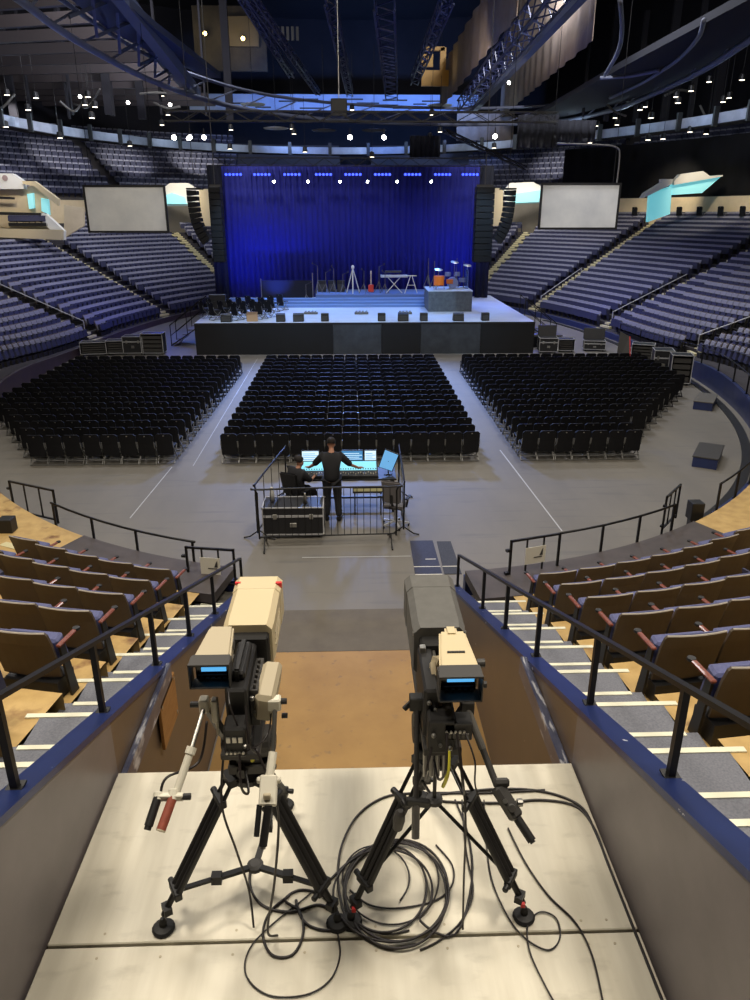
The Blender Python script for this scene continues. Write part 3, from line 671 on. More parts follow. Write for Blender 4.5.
m=MB(); m.beam(L_(-.64,3.36,3.98),L_(-.70,3.36,4.03),.04,.06); m.cyl(L_(-.66,3.4,4.07),L_(-.64,3.4,4.07),.03,n=12); m.build('viewfinder_arm',M_mgrey,t)
for pts,r in (([(-.55,3.1,3.9),(-.53,3.0,3.75),(-.50,3.08,3.62),(-.55,3.2,3.6)],.006),([(-.58,2.99,3.7),(-.57,2.92,3.55),(-.56,3.05,3.4),(-.6,3.2,3.45)],.007),([(-.64,3.2,3.98),(-.62,3.05,3.95),(-.57,3.02,3.8)],.005),([(-.5,3.3,3.9),(-.44,3.2,3.8),(-.46,3.1,3.7),(-.55,3.0,3.7)],.005)):
    MB().tube([L_(*p) for p in smooth_path(pts,5)],r,6).build('cable',M_cable,t)
# right: black camera
tr=tripod('black tripod with black pan bars under the dark grey camera',.46,3.44,3.36,[(-.04,3.13),(.97,3.13),(.44,4.1)],False,2.95,.27)
o=rel(tr,(.44,3.42,3.35))
m=MB(); m.box(o.x-.10,o.x+.10,o.y-.10,o.y+.12,o.z,o.z+.05).cyl((o.x-.12,o.y,o.z+.14),(o.x+.12,o.y,o.z+.14),.085,n=18).box(o.x-.07,o.x+.07,o.y-.08,o.y+.10,o.z+.04,o.z+.2)
hd=m.build('fluid_head',M_blk,tr,bevel=.006)
m=MB()
for i in range(4): m.cyl((o.x-.06+.035*i,o.y-.12,o.z+.10),(o.x-.06+.035*i,o.y-.16,o.z-.06),.012,n=8)
m.build('cable_plug',M_steel,hd)
E0=at(466,706,y=3.2); E1=at(497,786,y=2.92); E2=at(510,806,y=2.86); E3=at(517,818,y=2.82); E4=at(532,841,y=2.74)
bar(tr,'pan_bar',[E0,E1],[.017],M_dgrey); bar(tr,'pan_bar',[E0,E0+(E1-E0)*.55],[.020],M_mgrey)
q=MB().beam(rel(tr,E1),rel(tr,E3),.07,.06).beam(rel(tr,E1)+Vector((-.02,0,.02)),rel(tr,E1)+Vector((.06,0,.02)),.04,.05).build('zoom_control',M_dgrey,tr,bevel=.012)
m=MB(); c=rel(tr,E2); m.cyl(c+Vector((.0,-.03,.02)),c+Vector((.0,-.05,.03)),.018,n=12).cyl(c+Vector((.035,0,.02)),c+Vector((.06,0,.02)),.02,n=12).cyl(c+Vector((-.03,0,.03)),c+Vector((-.03,-.02,.05)),.012,n=10); m.build('control_knob',M_steel,q)
g=bar(tr,'grip',[E3,E4],[.022],M_blk,n=16); MB().cyl(rel(tr,E4),rel(tr,E4)+(E4-E3).normalized()*.01,.014,n=12).build('grip_end',M_dgrey,g)
A0=at(417,702,y=3.2); A1=at(416,804,y=2.95); A2=at(415.5,838,y=2.88)
bar(tr,'pan_bar',[A0,A1],[.013],M_dgrey); g=bar(tr,'grip',[A1,A2],[.021],M_steel,n=16); g['label']='chrome tube grip'
m=MB(); c=rel(tr,A1); m.beam(c+Vector((-.05,0,.02)),c+Vector((.07,0,.0)),.035,.04); m.cyl(c+Vector((-.065,0,.0)),c+Vector((-.05,0,.02)),.024,n=12); m.build('clamp',M_blk,tr,bevel=.005)
c=rel(tr,at(399,820,y=3.0)); MB().lathe(c,[(.014,.07),(.028,.05),(.032,.0),(.026,-.06),(.012,-.07)],12,ax=(.1,-.1,1)).build('hanging_controller',M_dgrey,tr)
c=rel(tr,A0); MB().beam((c.x,c.y,c.z),(o.x-.1,o.y,o.z+.15),.04,.05).box(c.x-.04,c.x+.03,c.y-.03,c.y+.03,c.z-.04,c.z+.04).beam((c.x-.02,c.y,c.z+.01),(c.x-.07,c.y-.02,c.z-.03),.02,.03).build('bracket',M_blk,tr,bevel=.005)
c=rel(tr,E0); MB().beam((c.x,c.y,c.z),(o.x+.1,o.y,o.z+.15),.04,.05).box(c.x-.03,c.x+.04,c.y-.03,c.y+.03,c.z-.04,c.z+.04).build('bracket',M_dgrey,tr,bevel=.005)
t=tvcam('dark grey television camera with a cream viewfinder, on the right tripod',(.44,3.42,3.58),False); T=t.location
ln=lens(.33,.615,3.56,4.19,3.75,4.055,mat('grey_cover',(96,95,92),.75,noise=14,c2=(88,87,84)),.035)
MB().lathe(L_(.47,4.20,3.90),[(.12,0),(.12,.014),(.10,.016),(.10,.003)],20,ax=(0,1,0)).build('front_glass',mat('glass_dark',(14,16,26),.08,spec=.8),ln)
MB().cyl(L_(.325,3.59,4.0),L_(.335,3.59,4.0),.014,n=10).cyl(L_(.612,3.59,4.0),L_(.625,3.59,4.0),.014,n=10).build('rivet',M_steel,ln)
m=MB(); m.box(.345-T.x,.425-T.x,3.10-T.y,3.52-T.y,3.68-T.z,3.97-T.z).box(.36-T.x,.58-T.x,3.48-T.y,3.57-T.y,3.72-T.z,4.0-T.z).box(.36-T.x,.50-T.x,3.0-T.y,3.4-T.y,3.66-T.z,3.86-T.z)
bd=m.build('body',M_blk,t,bevel=.012)
m=MB(); m.box(.352-T.x,.385-T.x,3.44-T.y,3.48-T.y,3.95-T.z,4.0-T.z); m.box(.425-T.x,.44-T.x,3.12-T.y,3.5-T.y,3.6-T.z,3.96-T.z); m.build('latch',M_steel,bd,bevel=.003)
m=MB()
for i in range(5): m.cyl(L_(.45+.022*i,2.995,3.80),L_(.45+.022*i,2.985,3.80),.007,n=8)
m.build('connector',M_steel,bd)
MB().box(.44-T.x,.58-T.x,3.0-T.y,3.1-T.y,3.74-T.z,3.84-T.z).build('rear_panel',M_dgrey,bd,bevel=.004)
m=MB()
for a,b,c,r in ((.37,3.095,3.90,.012),(.40,3.095,3.86,.010),(.385,2.995,3.78,.012),(.42,2.995,3.72,.010),(.47,2.995,3.70,.012)): m.lathe(L_(a,b,c),[(r,0),(r,.012),(r*.5,.02)],10,ax=(0,-1,.4))
m.build('silver_knob',M_steel,bd)
m=MB()
for i in range(5): m.box(.46-T.x+.022*i,.474-T.x+.022*i,2.99-T.y,3.0-T.y,3.76-T.z,3.785-T.z)
m.build('button',M_mgrey,bd)
MB().box(.35-T.x,.55-T.x,3.1-T.y,3.95-T.y,3.56-T.z,3.61-T.z).box(.38-T.x,.52-T.x,3.15-T.y,3.6-T.y,3.61-T.z,3.685-T.z).box(.36-T.x,.55-T.x,3.60-T.y,3.9-T.y,3.61-T.z,3.755-T.z).build('camera_plate',M_dgrey,t,bevel=.006)
vf=viewfinder(t,.405-T.x,.62-T.x,3.0-T.y,3.10-T.y,3.43-T.y,3.97-T.z,4.11-T.z,M_cream,M_dgrey,True)
MB().box(.47-T.x,.56-T.x,3.215-T.y,3.228-T.y,4.11-T.z,4.117-T.z).build('vent_slot',M_blk,vf)
MB().cyl(L_(.62,3.2,4.06),L_(.66,3.2,4.06),.022,n=12).cyl(L_(.62,3.1,4.0),L_(.655,3.1,4.0),.018,n=12).build('knob',M_dgrey,vf)
m=MB(); m.beam(L_(.42,3.3,3.95),L_(.44,3.32,4.02),.04,.06); m.beam(L_(.415,3.05,3.72),L_(.405,3.3,4.0),.025,.05); m.build('viewfinder_arm',M_cream2,t)
for pts,r in (([(.45,2.99,3.8),(.44,2.9,3.65),(.42,3.0,3.5),(.42,3.2,3.45)],.007),([(.5,2.99,3.8),(.52,2.88,3.6),(.55,3.0,3.4),(.5,3.2,3.42)],.006),([(.54,2.99,3.8),(.58,2.9,3.7),(.60,2.95,3.5),(.65,2.95,3.35)],.005),([(.38,3.0,3.7),(.35,2.95,3.6),(.36,3.05,3.45)],.006)):
    MB().tube([L_(*p) for p in smooth_path(pts,5)],r,6).build('cable',M_cable,t)
MB().tube([L_(*p) for p in smooth_path([(.46,2.97,3.7),(.455,2.93,3.6),(.44,2.97,3.48)],5)],.010,6).build('yellow_cable_tie',M_yel,t)
# ------------------------------------------------------------ cables on the platform
def gp(px,py,h=.01): p=at(px,py,z=DZ+h); return (min(max(p.x,-1.70),1.585),p.y,p.z)
def cable(label,px,r=.0075,closed=False,extra=[],mode=None):
    pts=[gp(*p) if not isinstance(p,Vector) else tuple(p) for p in px]
    o=MB().tube(smooth_path(pts,7,closed),r,6,closed).build('cable',M_cable,smooth=True)
    return tag(o,label,'cable',None)
def loops(label,cx,cy,rx,ry,n,jit,r=.009,tail=None):
    pts=[]; random.seed(len(label))
    for i in range(n*14):
        a=2*PI*i/14+1.2; k=i/14
        e=jit*math.sin(k*2.3+.5); f=jit*math.cos(k*1.7)
        pts.append(gp(cx+e*.6+(rx+f*.5)*math.cos(a),cy+f*.3+(ry+e*.45)*math.sin(a),.009+.006*(i/14)))
    if tail: pts+=[gp(*p) for p in tail]
    o=MB().tube(smooth_path(pts,4),r,6).build('cable_coil',M_cable,smooth=True); return tag(o,label,'cable coil')
loops('thick coil of black cable lying under the left leg of the right tripod',392,892,49,49,5,13,.0075,[(455,935),(472,880),(468,835),(455,800)])
loops('loose loops of thin black cable lying inside the thick coil',385,884,44,40,2,18,.0055)
cable('black cable arcing from the right tripod round the left of the coil',[(545,790),(480,793),(420,793),(385,797),(358,815),(342,845),(338,880),(345,915),(362,935)],.008)
cable('black cable crossing the platform to the right wall, upper of two',[(410,797),(440,794),(500,789),(545,792),(580,806),(604,832),(622,872),(640,920),(668,995)],.009)
cable('black cable crossing the platform to the right wall, lower of two',[(415,793),(440,801),(500,803),(540,800),(575,806),(598,826),(615,862),(632,905),(655,960),(672,1004)],.009)
cable('thin black cable hanging to the seam and curling round the right tripod foot',[(484,800),(486,840),(492,880),(507,915),(525,938),(548,950),(560,938),(556,918),(540,912),(528,925),(530,952),(545,985),(555,1003)],.005)
cable('thin black cable running from the right tripod to the bottom edge',[(508,828),(525,862),(548,895),(575,922),(592,955),(603,1002)],.006)
cable('thin black cable falling from the right camera down to the coil',[(462,800),(466,850),(473,890),(462,920),(440,940),(420,950)],.006)
cable('small black cable end curving beside the right tripod hub',[(436,845),(452,865),(452,885),(436,900),(400,908),(370,905),(350,890)],.006)
cable('black cable looping from the left tripod hub towards the coil',[(252,860),(250,885),(262,905),(290,912),(320,905),(338,918),(330,930),(310,926),(300,915),(296,900)],.0085)
cable('black cable loop on the seam below the left tripod',[(318,893),(345,865),(365,850),(392,846)],.008)
cable('round black cable loop lying across the seam left of the tripod foot',[(290,895),(270,912),(263,935),(272,955),(292,955),(303,935),(300,912),(285,900),(300,890),(322,895),(337,912)],.008)
cable('thin black cable swinging from the left tripod foot to the bottom edge',[(337,930),(340,955),(330,980),(305,995),(268,995),(246,975),(250,948),(275,922),(305,898),(320,885)],.005)
# hanging cables
def hang(label,pts,r=.007): o=MB().tube(smooth_path(pts,7),r,6).build('cable',M_cable,smooth=True); return tag(o,label,'cable')
hang('thin black cable hanging down from the left camera to its tripod hub',[(-.70,3.2,3.55),(-.72,3.12,3.25),(-.66,3.1,2.95),(-.62,3.15,2.6),(-.60,3.1,2.37)])
hang('black cable dropping beside the right pan bar of the left camera',[(-.50,3.02,3.7),(-.42,2.95,3.5),(-.40,2.95,3.3),(-.44,2.94,2.9),(-.50,2.97,2.5),(-.46,3.05,2.362)],.007)
hang('short black cable running to the dark grip of the left pan bar',[(-.76,3.14,3.78),(-.80,3.05,3.6),(-.93,2.92,3.62),(-.955,2.86,3.55),tuple(K0)],.007)
hang('thin black cable dropping from the right camera past its tripod leg',[(.52,3.0,3.7),(.56,2.95,3.3),(.58,3.0,2.8),(.60,3.05,2.37)],.006)
# ------------------------------------------------------------ mixing position on the floor
def barrier(label,p,q,h=1.22,nb=None):
    p=Vector((p[0],p[1],0)); q=Vector((q[0],q[1],0)); L=(q-p).length
    t=thing('crowd_barrier',label,'barrier',tuple(p),math.atan2(q.y-p.y,q.x-p.x),'barriers round the mixing desk')
    f=MB(); f.tube(smooth_path([(0,0,.18),(0,0,h-.08),(.08,0,h),(L-.08,0,h),(L,0,h-.08),(L,0,.18)],4),.019,8); f.cyl((0,0,.22),(L,0,.22),.015,n=8); f.build('frame',M_black,t)
    n=nb or int(L/.125)
    for i in range(1,n): MB().cyl((L*i/n,0,.22),(L*i/n,0,h-.01),.007,n=6).build('bar',M_black,t)
    for x in (.10,L-.10): MB().tube([(x,-.33,.015),(x,-.2,.05),(x,0,.2),(x,.2,.05),(x,.33,.015)],.016,6).build('foot',M_black,t)
barrier('black crowd barrier across the near side of the mixing desk',(-1.86,13.45),(.85,13.55))
barrier('black crowd barrier along the left side of the mixing desk',(-1.93,13.75),(-1.55,16.2),1.22,4)
barrier('black crowd barrier along the right side of the mixing desk',(1.02,13.85),(1.06,16.2),1.22,4)
def road_case(label,x,y,wd,dp,ht,rz=0,group=None,m_=None,lid=False,open_front=False,wheels=True):
    t=thing('road_case',label,'case',(x,y,0),rz,group); z0=.10 if wheels else .01; w2=wd/2; d2=dp/2
    b=MB()
    if open_front:
        b.box(-w2,w2,-d2,d2,z0,z0+.03).box(-w2,w2,-d2,d2,ht-.03,ht).box(-w2,-w2+.03,-d2,d2,z0,ht).box(w2-.03,w2,-d2,d2,z0,ht).box(-w2,w2,d2-.03,d2,z0,ht)
    else: b.box(-w2,w2,-d2,d2,z0,ht)
    b.build('body',m_ or M_case,t)
    e=MB(); r=.022
    for sx in (-1,1):
        for sy in (-1,1):
            e.box(sx*w2-r/2,sx*w2+r/2,sy*d2-r/2,sy*d2+r/2,z0,ht)
            for z in (z0,ht): pass
        for z in (z0,ht): e.box(sx*w2-r/2,sx*w2+r/2,-d2,d2,z-r/2,z+r/2)
    for sy in (-1,1):
        for z in (z0,ht): e.box(-w2,w2,sy*d2-r/2,sy*d2+r/2,z-r/2,z+r/2)
        if not open_front or sy>0:
            e.box(-w2,w2,sy*d2-r/2-.002,sy*d2+r/2+.002,ht*.70,ht*.70+.018); e.box(-w2,w2,sy*d2-r/2-.002,sy*d2+r/2+.002,ht*.70+.026,ht*.70+.044)
    e.build('edge_trim',M_alu,t)
    c=MB()
    for sx in (-1,1):
        for sy in (-1,1):
            for z in (z0+.01,ht-.01): c.lathe((sx*w2,sy*d2,z-.02),[(.012,0),(.026,.01),(.026,.03),(.012,.04)],8)
    c.build('corner',M_steel,t)
    if open_front:
        m=MB()
        for i in range(4): m.box(-w2+.06,w2-.06,-d2+.06,d2-.1,z0+.05+i*(ht-z0-.1)/4,z0+.03+(i+.8)*(ht-z0-.1)/4)
        m.build('rack_unit',M_dgrey,t)
    else:
        MB().box(-.07,.07,-d2-.02,-d2,ht*.38,ht*.52).build('handle',M_steel,t,bevel=.008)
        for x in (-w2*.6,w2*.6): MB().box(x-.04,x+.04,-d2-.018,-d2,ht*.64,ht*.80).build('latch',M_steel,t,bevel=.005)
    if wheels:
        for sx in (-1,1):
            for sy in (-1,1): MB().cyl((sx*(w2-.09)-.02,sy*(d2-.09),.046),(sx*(w2-.09)+.02,sy*(d2-.09),.046),.045,n=12).box(sx*(w2-.09)-.03,sx*(w2-.09)+.03,sy*(d2-.09)-.03,sy*(d2-.09)+.03,.07,z0+.001).build('caster',M_rubber,t)
    if lid:
        l=MB().hexa([(-w2,d2-.02,ht),(w2,d2-.02,ht),(w2,d2+.1,ht),(-w2,d2+.1,ht),(-w2,d2+.10,ht+.5),(w2,d2+.10,ht+.5),(w2,d2+.24,ht+.5),(-w2,d2+.24,ht+.5)]).build('lid',M_case,t,bevel=.006); l['label']='open lid leaning back'
    return t
road_case('black road case with silver edges behind the near barrier, beside the seated person',-1.22,14.15,1.22,.62,.68)
def office_chair(label,x,y,rz,m_,rec=.0):
    t=thing('office_chair',label,'chair',(x,y,0),rz)
    b=MB(); 
    for i in range(5): a=2*PI*i/5+.3; b.beam((0,0,.12),(.29*math.cos(a),.29*math.sin(a),.075),.045,.03)
    b.cyl((0,0,.1),(0,0,.44),.025,n=10); b.build('star_base',M_alu if rec else M_dgrey,t)
    for i in range(5): a=2*PI*i/5+.3; MB().cyl((.29*math.cos(a)-.012,.29*math.sin(a),.03),(.29*math.cos(a)+.012,.29*math.sin(a),.03),.03,n=10).build('caster',M_rubber,t)
    MB().box(-.24,.24,-.22,.25,.44,.52).build('seat',m_,t,bevel=.04,seg=2)
    MB().hexa([(-.19,-.25,.60),(.19,-.25,.60),(.19,-.19,.60),(-.19,-.19,.60),(-.21,-.36,1.12),(.21,-.36,1.12),(.21,-.30,1.12),(-.21,-.30,1.12)]).build('backrest',m_,t,bevel=.028,seg=2)
    MB().beam((0,-.1,.44),(0,-.27,.62),.05,.02).beam((0,-.26,.6),(0,-.3,.8),.06,.02).build('back_post',M_blk,t)
    for s in (-1,1): MB().beam((s*.25,0,.46),(s*.28,0,.66),.03).box(s*.28-.03,s*.28+.03,-.13,.14,.66,.69).build('armrest',M_blk,t)
    return t
office_chair('grey office chair standing empty at the right end of the mixing desk',.88,14.45,-.35,mat('office_grey',(104,100,100),.8),1)
office_chair('dark office chair under the seated person at the mixing desk',-1.22,15.02,-.45,M_blk,0)
# desk
t=thing('mixing_desk','long black table carrying the mixing consoles','table',(-.1,15.6,0))
MB().box(-1.15,1.05,-.42,.42,.76,.80).build('tabletop',M_blk,t,bevel=.005)
for x in (-1.08,.98):
    for y in (-.36,.36): MB().box(x-.025,x+.025,y-.025,y+.025,0,.76).build('leg',M_black,t)
MB().box(-1.08,.98,-.025,.025,.2,.24).build('stretcher',M_black,t)
M_scr=mat('console_glow',(110,180,200),.3,emit=(120,195,215,.85)); M_scr2=mat('console_picture',(60,110,150),.3,emit=(60,120,170,.9)); M_pane=mat('console_white',(190,215,225),.3,emit=(190,215,230,1.0))
def console(label,x0,x1,scr):
    t=thing('mixing_console',label,'console',((x0+x1)/2,15.55,.80)); w2=(x1-x0)/2
    MB().hexa([(-w2,-.33,0),(w2,-.33,0),(w2,.3,0),(-w2,.3,0),(-w2,-.33,.07),(w2,-.33,.07),(w2,.3,.22),(-w2,.3,.22)]).build('body',M_case,t,bevel=.01)
    sl=.15/.63
    def pt(x,y,e=.004): return (x,y,.07+(y+.33)*sl+e)
    def plate(xa,xb,ya,yb,h=.006): return MB().hexa([pt(xa,ya,0),pt(xb,ya,0),pt(xb,yb,0),pt(xa,yb,0),pt(xa,ya,h),pt(xb,ya,h),pt(xb,yb,h),pt(xa,yb,h)])
    plate(-w2+.03,w2-.03,-.12,.24).build('touch_surface',M_scr,t)
    m=MB(); n=int(w2*2/.055)
    for i in range(n): x=-w2+.05+i*(w2*2-.1)/max(n-1,1); p=pt(x,-.25+.03*math.sin(i*1.9),.0); m.box(x-.008,x+.008,p[1]-.02,p[1]+.02,p[2]-.002,p[2]+.02)
    m.build('faders',M_cream2,t); m=MB()
    for i in range(n): x=-w2+.05+i*(w2*2-.1)/max(n-1,1); p=pt(x,-.08,0); m.cyl((x,p[1],p[2]),(x,p[1]-.005,p[2]+.02),.012,n=8)
    m.build('knobs',M_dgrey,t)
    for (xa,xb,mm) in scr:
        s=MB().hexa([(xa,.27,.20),(xb,.27,.20),(xb,.31,.20),(xa,.31,.20),(xa,.33,.44),(xb,.33,.44),(xb,.37,.44),(xa,.37,.44)]).build('monitor',M_blk,t,bevel=.006)
        MB().hexa([(xa+.015,.262,.225),(xb-.015,.262,.225),(xb-.015,.27,.225),(xa+.015,.27,.225),(xa+.015,.312,.425),(xb-.015,.312,.425),(xb-.015,.335,.425),(xa+.015,.335,.425)]).build('screen',mm,s)
        m=MB()
        for k in range(4): z=.25+.04*k; y=.262+(z-.225)*.25-.006; m.box(xa+.03,xb-.03-(k%2)*.06,y,y+.004,z,z+.012)
        m.build('screen_row',M_scr2 if mm is not M_scr2 else M_pane,s)
console('glowing mixing console left of the standing person',-1.18,-.52,[(-.30,.10,M_pane)])
console('glowing mixing console in front and right of the standing person',-.48,.55,[(-.30,.20,M_scr2),(.22,.50,M_pane)])
t=thing('tilted_monitor','small monitor tilted to the right beside the mixing consoles','monitor',(.78,15.5,.80),-.15)
MB().box(-.09,.09,-.07,.07,0,.02).build('foot',M_blk,t); MB().cyl((0,0,.02),(0,.02,.3),.015).build('stand',M_blk,t)
s=MB().hexa([(-.22,-.02,.16),(.10,-.02,.06),(.10,.02,.06),(-.22,.02,.16),(-.08,.06,.56),(.24,.06,.44),(.24,.1,.44),(-.08,.1,.56)]).build('housing',M_blk,t,bevel=.006)
MB().hexa([(-.20,-.028,.17),(.085,-.028,.085),(.085,-.015,.085),(-.20,-.015,.17),(-.075,.045,.54),(.215,.045,.43),(.215,.065,.43),(-.075,.065,.54)]).build('screen',mat('monitor_blue',(90,140,180),.3,emit=(90,150,200,1.0)),s)
t=thing('rack_unit','small rack unit with a cream front under the right console','rack',(.32,15.1,.52)); MB().box(-.33,.33,-.05,.05,0,.13).build('body',M_case,t); MB().box(-.31,.31,-.055,-.05,.045,.11).build('front_strip',mat('strip_cream',(200,196,150),.5),t)
tag(t,'small equipment rack with a cream front strip standing under the right console','rack'); t.location=(.32,15.1,.0); 
for c in t.children: c.location.z=.52
MB().box(-.30,-.27,-.03,.03,0,.52).box(.27,.30,-.03,.03,0,.52).build('leg',M_black,t)
def bottle(label,x,y,z,c1,cc,r=.035,h=.22):
    t=thing('water_bottle',label,'bottle',(x,y,z)); MB().lathe((0,0,0),[(r,0),(r,h*.62),(r*.45,h*.8),(r*.4,h*.9)],14).build('body',c1,t,smooth=True); MB().lathe((0,0,h*.9),[(r*.45,0),(r*.45,h*.1)],12).build('cap',cc,t)
M_bot=mat('milky_plastic',(170,170,168),.3)
bottle('pale bottle standing on the road case by its left end',-1.66,14.2,.695,M_bot,M_white,.05,.30)
bottle('small clear bottle on the road case, right of the pale bottle',-.98,14.05,.695,M_mgrey,M_white)
for (x0,x1,y0,y1,l) in ((1.12,1.62,12.15,13.65,'long dark blue floor mat with white tape behind the right camera'),(1.66,1.98,12.15,13.6,'narrow speckled dark mat right of the long dark mat')):
    t=thing('floor_mat',l,'mat',(x0,y0,0.0)); MB().hexa([(0,0,.0),(x1-x0,0,0),(x1-x0-.02,y1-y0,0),(.02,y1-y0,0),(0,0,.012),(x1-x0,0,.012),(x1-x0-.02,y1-y0,.012),(.02,y1-y0,.012)]).build('mat',mat('mat_navy',(50,52,72),.7,noise=20,c2=(38,40,58)) if x0<1.5 else mat('mat_speck',(70,72,80),.8,noise=60,c2=(40,42,50)),t)
    m=MB().box(.0,x1-x0,.30,.325,.012,.0135)
    if x0<1.5: m.box(.25,x1-x0-.05,.62,.645,.012,.0135).box(0,x1-x0,-.02,.005,.002,.0135)
    m.build('tape',M_white,t)
tapes=MB(); tapes.beam(at(130,518,z=.002),at(172,467,z=.002),.02,.003); tapes.beam(at(562,531,z=.002),at(500,450,z=.002),.03,.003); tapes.beam((-1.0,12.95,.002),(1.1,12.95,.002),.02,.003); tapes.beam((-4.2,18.6,.002),(-4.3,34,.002),.015,.003)
stru(tapes.build('floor.003',mat('chalk_line',(176,176,176),.7)))
# ------------------------------------------------------------ people
def skinned(name,V,E,rad,m_,parent=None,sub=2,root=0):
    me=bpy.data.meshes.new(name); me.from_pydata(V,E,[]); o=bpy.data.objects.new(name,me); COL.objects.link(o)
    md=o.modifiers.new('skin','SKIN'); md.use_smooth_shade=True
    for i,r in enumerate(rad):
        sv=me.skin_vertices[0].data[i]; r=r if isinstance(r,tuple) else (r,r); sv.radius=r; sv.use_root=(i==root); sv.use_loose=False
    s=o.modifiers.new('sub','SUBSURF'); s.levels=sub; s.render_levels=sub; me.materials.append(m_)
    if parent: o.parent=parent
    return o
M_skin=mat('skin',(168,120,96),.6); M_cloth=mat('black_clothes',(24,24,28),.85); M_hair=mat('dark_hair',(30,24,22),.8)
def person(label,J,hipz_face,look,loc):
    """J: joints in metres relative to loc"""
    t=thing('person',label,'person',loc)
    V=[];E=[];Rr=[]
    def ad(p,r,par=None): V.append(tuple(p)); Rr.append(r); i=len(V)-1; (E.append((par,i)) if par is not None else None); return i
    g=lambda k:Vector(J[k])
    pel=ad(g('pelvis'),(.11,.08)); wa=ad(g('waist'),(.10,.07),pel); ch=ad(g('chest'),(.115,.08),wa); nk0=ad(g('neck'),(.065,.06),ch)
    d=Vector(look).normalized(); hb=g('head'); nk1=ad(hb-Vector((0,0,.06)),.052,nk0)
    h1=ad(hb+Vector((0,0,.0)),(.070,.075),nk1); h2=ad(hb+Vector((0,0,.07)),(.078,.088),h1); h3=ad(hb+Vector((0,0,.13)),(.060,.068),h2)
    ad(hb+d*.105+Vector((0,0,.0)),.014,h1)
    sd=d.cross(Vector((0,0,1)))
    for s in (-1,1): ad(hb+sd*.088*s+Vector((0,0,.012)),.013,h1)
    for s in 'lr':
        sh=ad(g('sh'+s),.045,ch); el=ad(g('el'+s),.043,sh); wr=ad(g('wr'+s),.028,el)
        dr=(g('wr'+s)-g('el'+s)).normalized(); hd=dr.copy(); hd.z*=.2; hd.normalize(); sx=hd.cross(Vector((0,0,1))); pm=ad(g('wr'+s)+hd*.07,(.036,.018),wr)
        for i,(off,ln) in enumerate(((-.03,.062),(-.01,.075),(.01,.07),(.03,.055))):
            b=g('wr'+s)+hd*.10+sx*off; k1=ad(b+hd*ln*.4,.009,pm); ad(b+hd*ln*.8-Vector((0,0,.018)),.0075,k1)
        in_=1 if s=='l' else -1
        k1=ad(g('wr'+s)+hd*.05+sx*.048*in_,.010,pm); ad(g('wr'+s)+hd*.085+sx*.06*in_,.008,k1)
        hp=ad(g('hip'+s),.085,pel); kn=ad(g('kn'+s),.058,hp); an=ad(g('an'+s),.038,kn); ad(g('to'+s),(.04,.025),an)
    skinned('body',V,E,Rr,M_skin,t,1)
    # shirt
    V=[g('pelvis')-Vector((0,0,.14)),g('waist')-Vector((0,0,.03)),g('chest'),g('neck')+Vector((0,0,.02))]; E=[(0,1),(1,2),(2,3)]; Rr=[(.19,.16),(.18,.15),(.21,.17),(.125,.115)]
    for s in 'lr':
        i=len(V); V+=[g('sh'+s),g('sh'+s).lerp(g('el'+s),.5),g('el'+s).lerp(g('wr'+s),.15)]; E+=[(2,i),(i,i+1),(i+1,i+2)]; Rr+=[.105,.082,.07]
    skinned('shirt',[tuple(v) for v in V],E,Rr,M_cloth,t,2)
    V=[g('pelvis')+Vector((0,0,.05))]; E=[]; Rr=[(.175,.145)]
    for s in 'lr':
        i=len(V); V+=[g('hip'+s),g('kn'+s),g('an'+s)]; E+=[(0,i),(i,i+1),(i+1,i+2)]; Rr+=[.12,.088,.07]
    skinned('trousers',[tuple(v) for v in V],E,Rr,M_cloth,t,2)
    for s in 'lr':
        a=g('an'+s); b=g('to'+s); dd=(b-a); dd.z=0; dd.normalize(); p=Vector((a.x,a.y,0)); sx=dd.cross(Vector((0,0,1)))*.045
        pr=[(-.07,.0),(-.07,.085),(.0,.10),(.10,.07),(.19,.045),(.20,.0)]
        MB().prism([p+dd*u+Vector((0,0,a.z-.075+z))-sx for u,z in pr],sx*2).build('shoe',M_rubber,t,bevel=.015,seg=2)
    # hair cap
    m=MB(); n=16
    for j in range(5): pass
    c=hb+Vector((0,0,.075))-d*.012
    prof=[]
    vs=[];K=8
    for j in range(K+1):
        ph=PI*.62*j/K
        for i in range(n):
            a=2*PI*i/n; v=sd*math.cos(a)*math.sin(ph)*.100+d*math.sin(a)*math.sin(ph)*.112+Vector((0,0,1))*math.cos(ph)*.108
            if math.sin(a)>.3 and ph>1.25: v=v*.86
            vs.append(c+v)
    fs=[(j*n+i,j*n+(i+1)%n,(j+1)*n+(i+1)%n,(j+1)*n+i) for j in range(K) for i in range(n)]+[tuple(range(n))]
    m.add(vs,fs); m.build('hair',M_hair,t,smooth=True)
    # eyes and mouth
    m=MB()
    for s in (-1,1): m.cyl(hb+d*.072+sd*.032*s+Vector((0,0,.03)),hb+d*.084+sd*.032*s+Vector((0,0,.03)),.011,n=8)
    m.build('eyes',M_white,t); MB().beam(hb+d*.074-sd*.025+Vector((0,0,-.035)),hb+d*.074+sd*.025+Vector((0,0,-.035)),.014,.010).build('mouth',mat('lips',(140,80,74),.6),t)
    return t
person('person in black standing at the mixing consoles, arms spread, seen from behind',
 dict(pelvis=(0,0,.98),waist=(0,.02,1.12),chest=(0,.07,1.36),neck=(0,.10,1.53),head=(0,.15,1.64),shl=(-.19,.09,1.44),shr=(.19,.09,1.44),ell=(-.36,.18,1.22),elr=(.38,.18,1.20),wrl=(-.50,.42,1.06),wrr=(.58,.42,1.04),
  hipl=(-.10,0,.92),hipr=(.10,0,.92),knl=(-.11,.03,.50),knr=(.12,.01,.50),anl=(-.12,-.03,.09),anr=(.14,-.06,.09),tol=(-.15,.12,.03),tor=(.17,.09,.03)),0,(.05,1,-.35),(-.45,14.82,0))
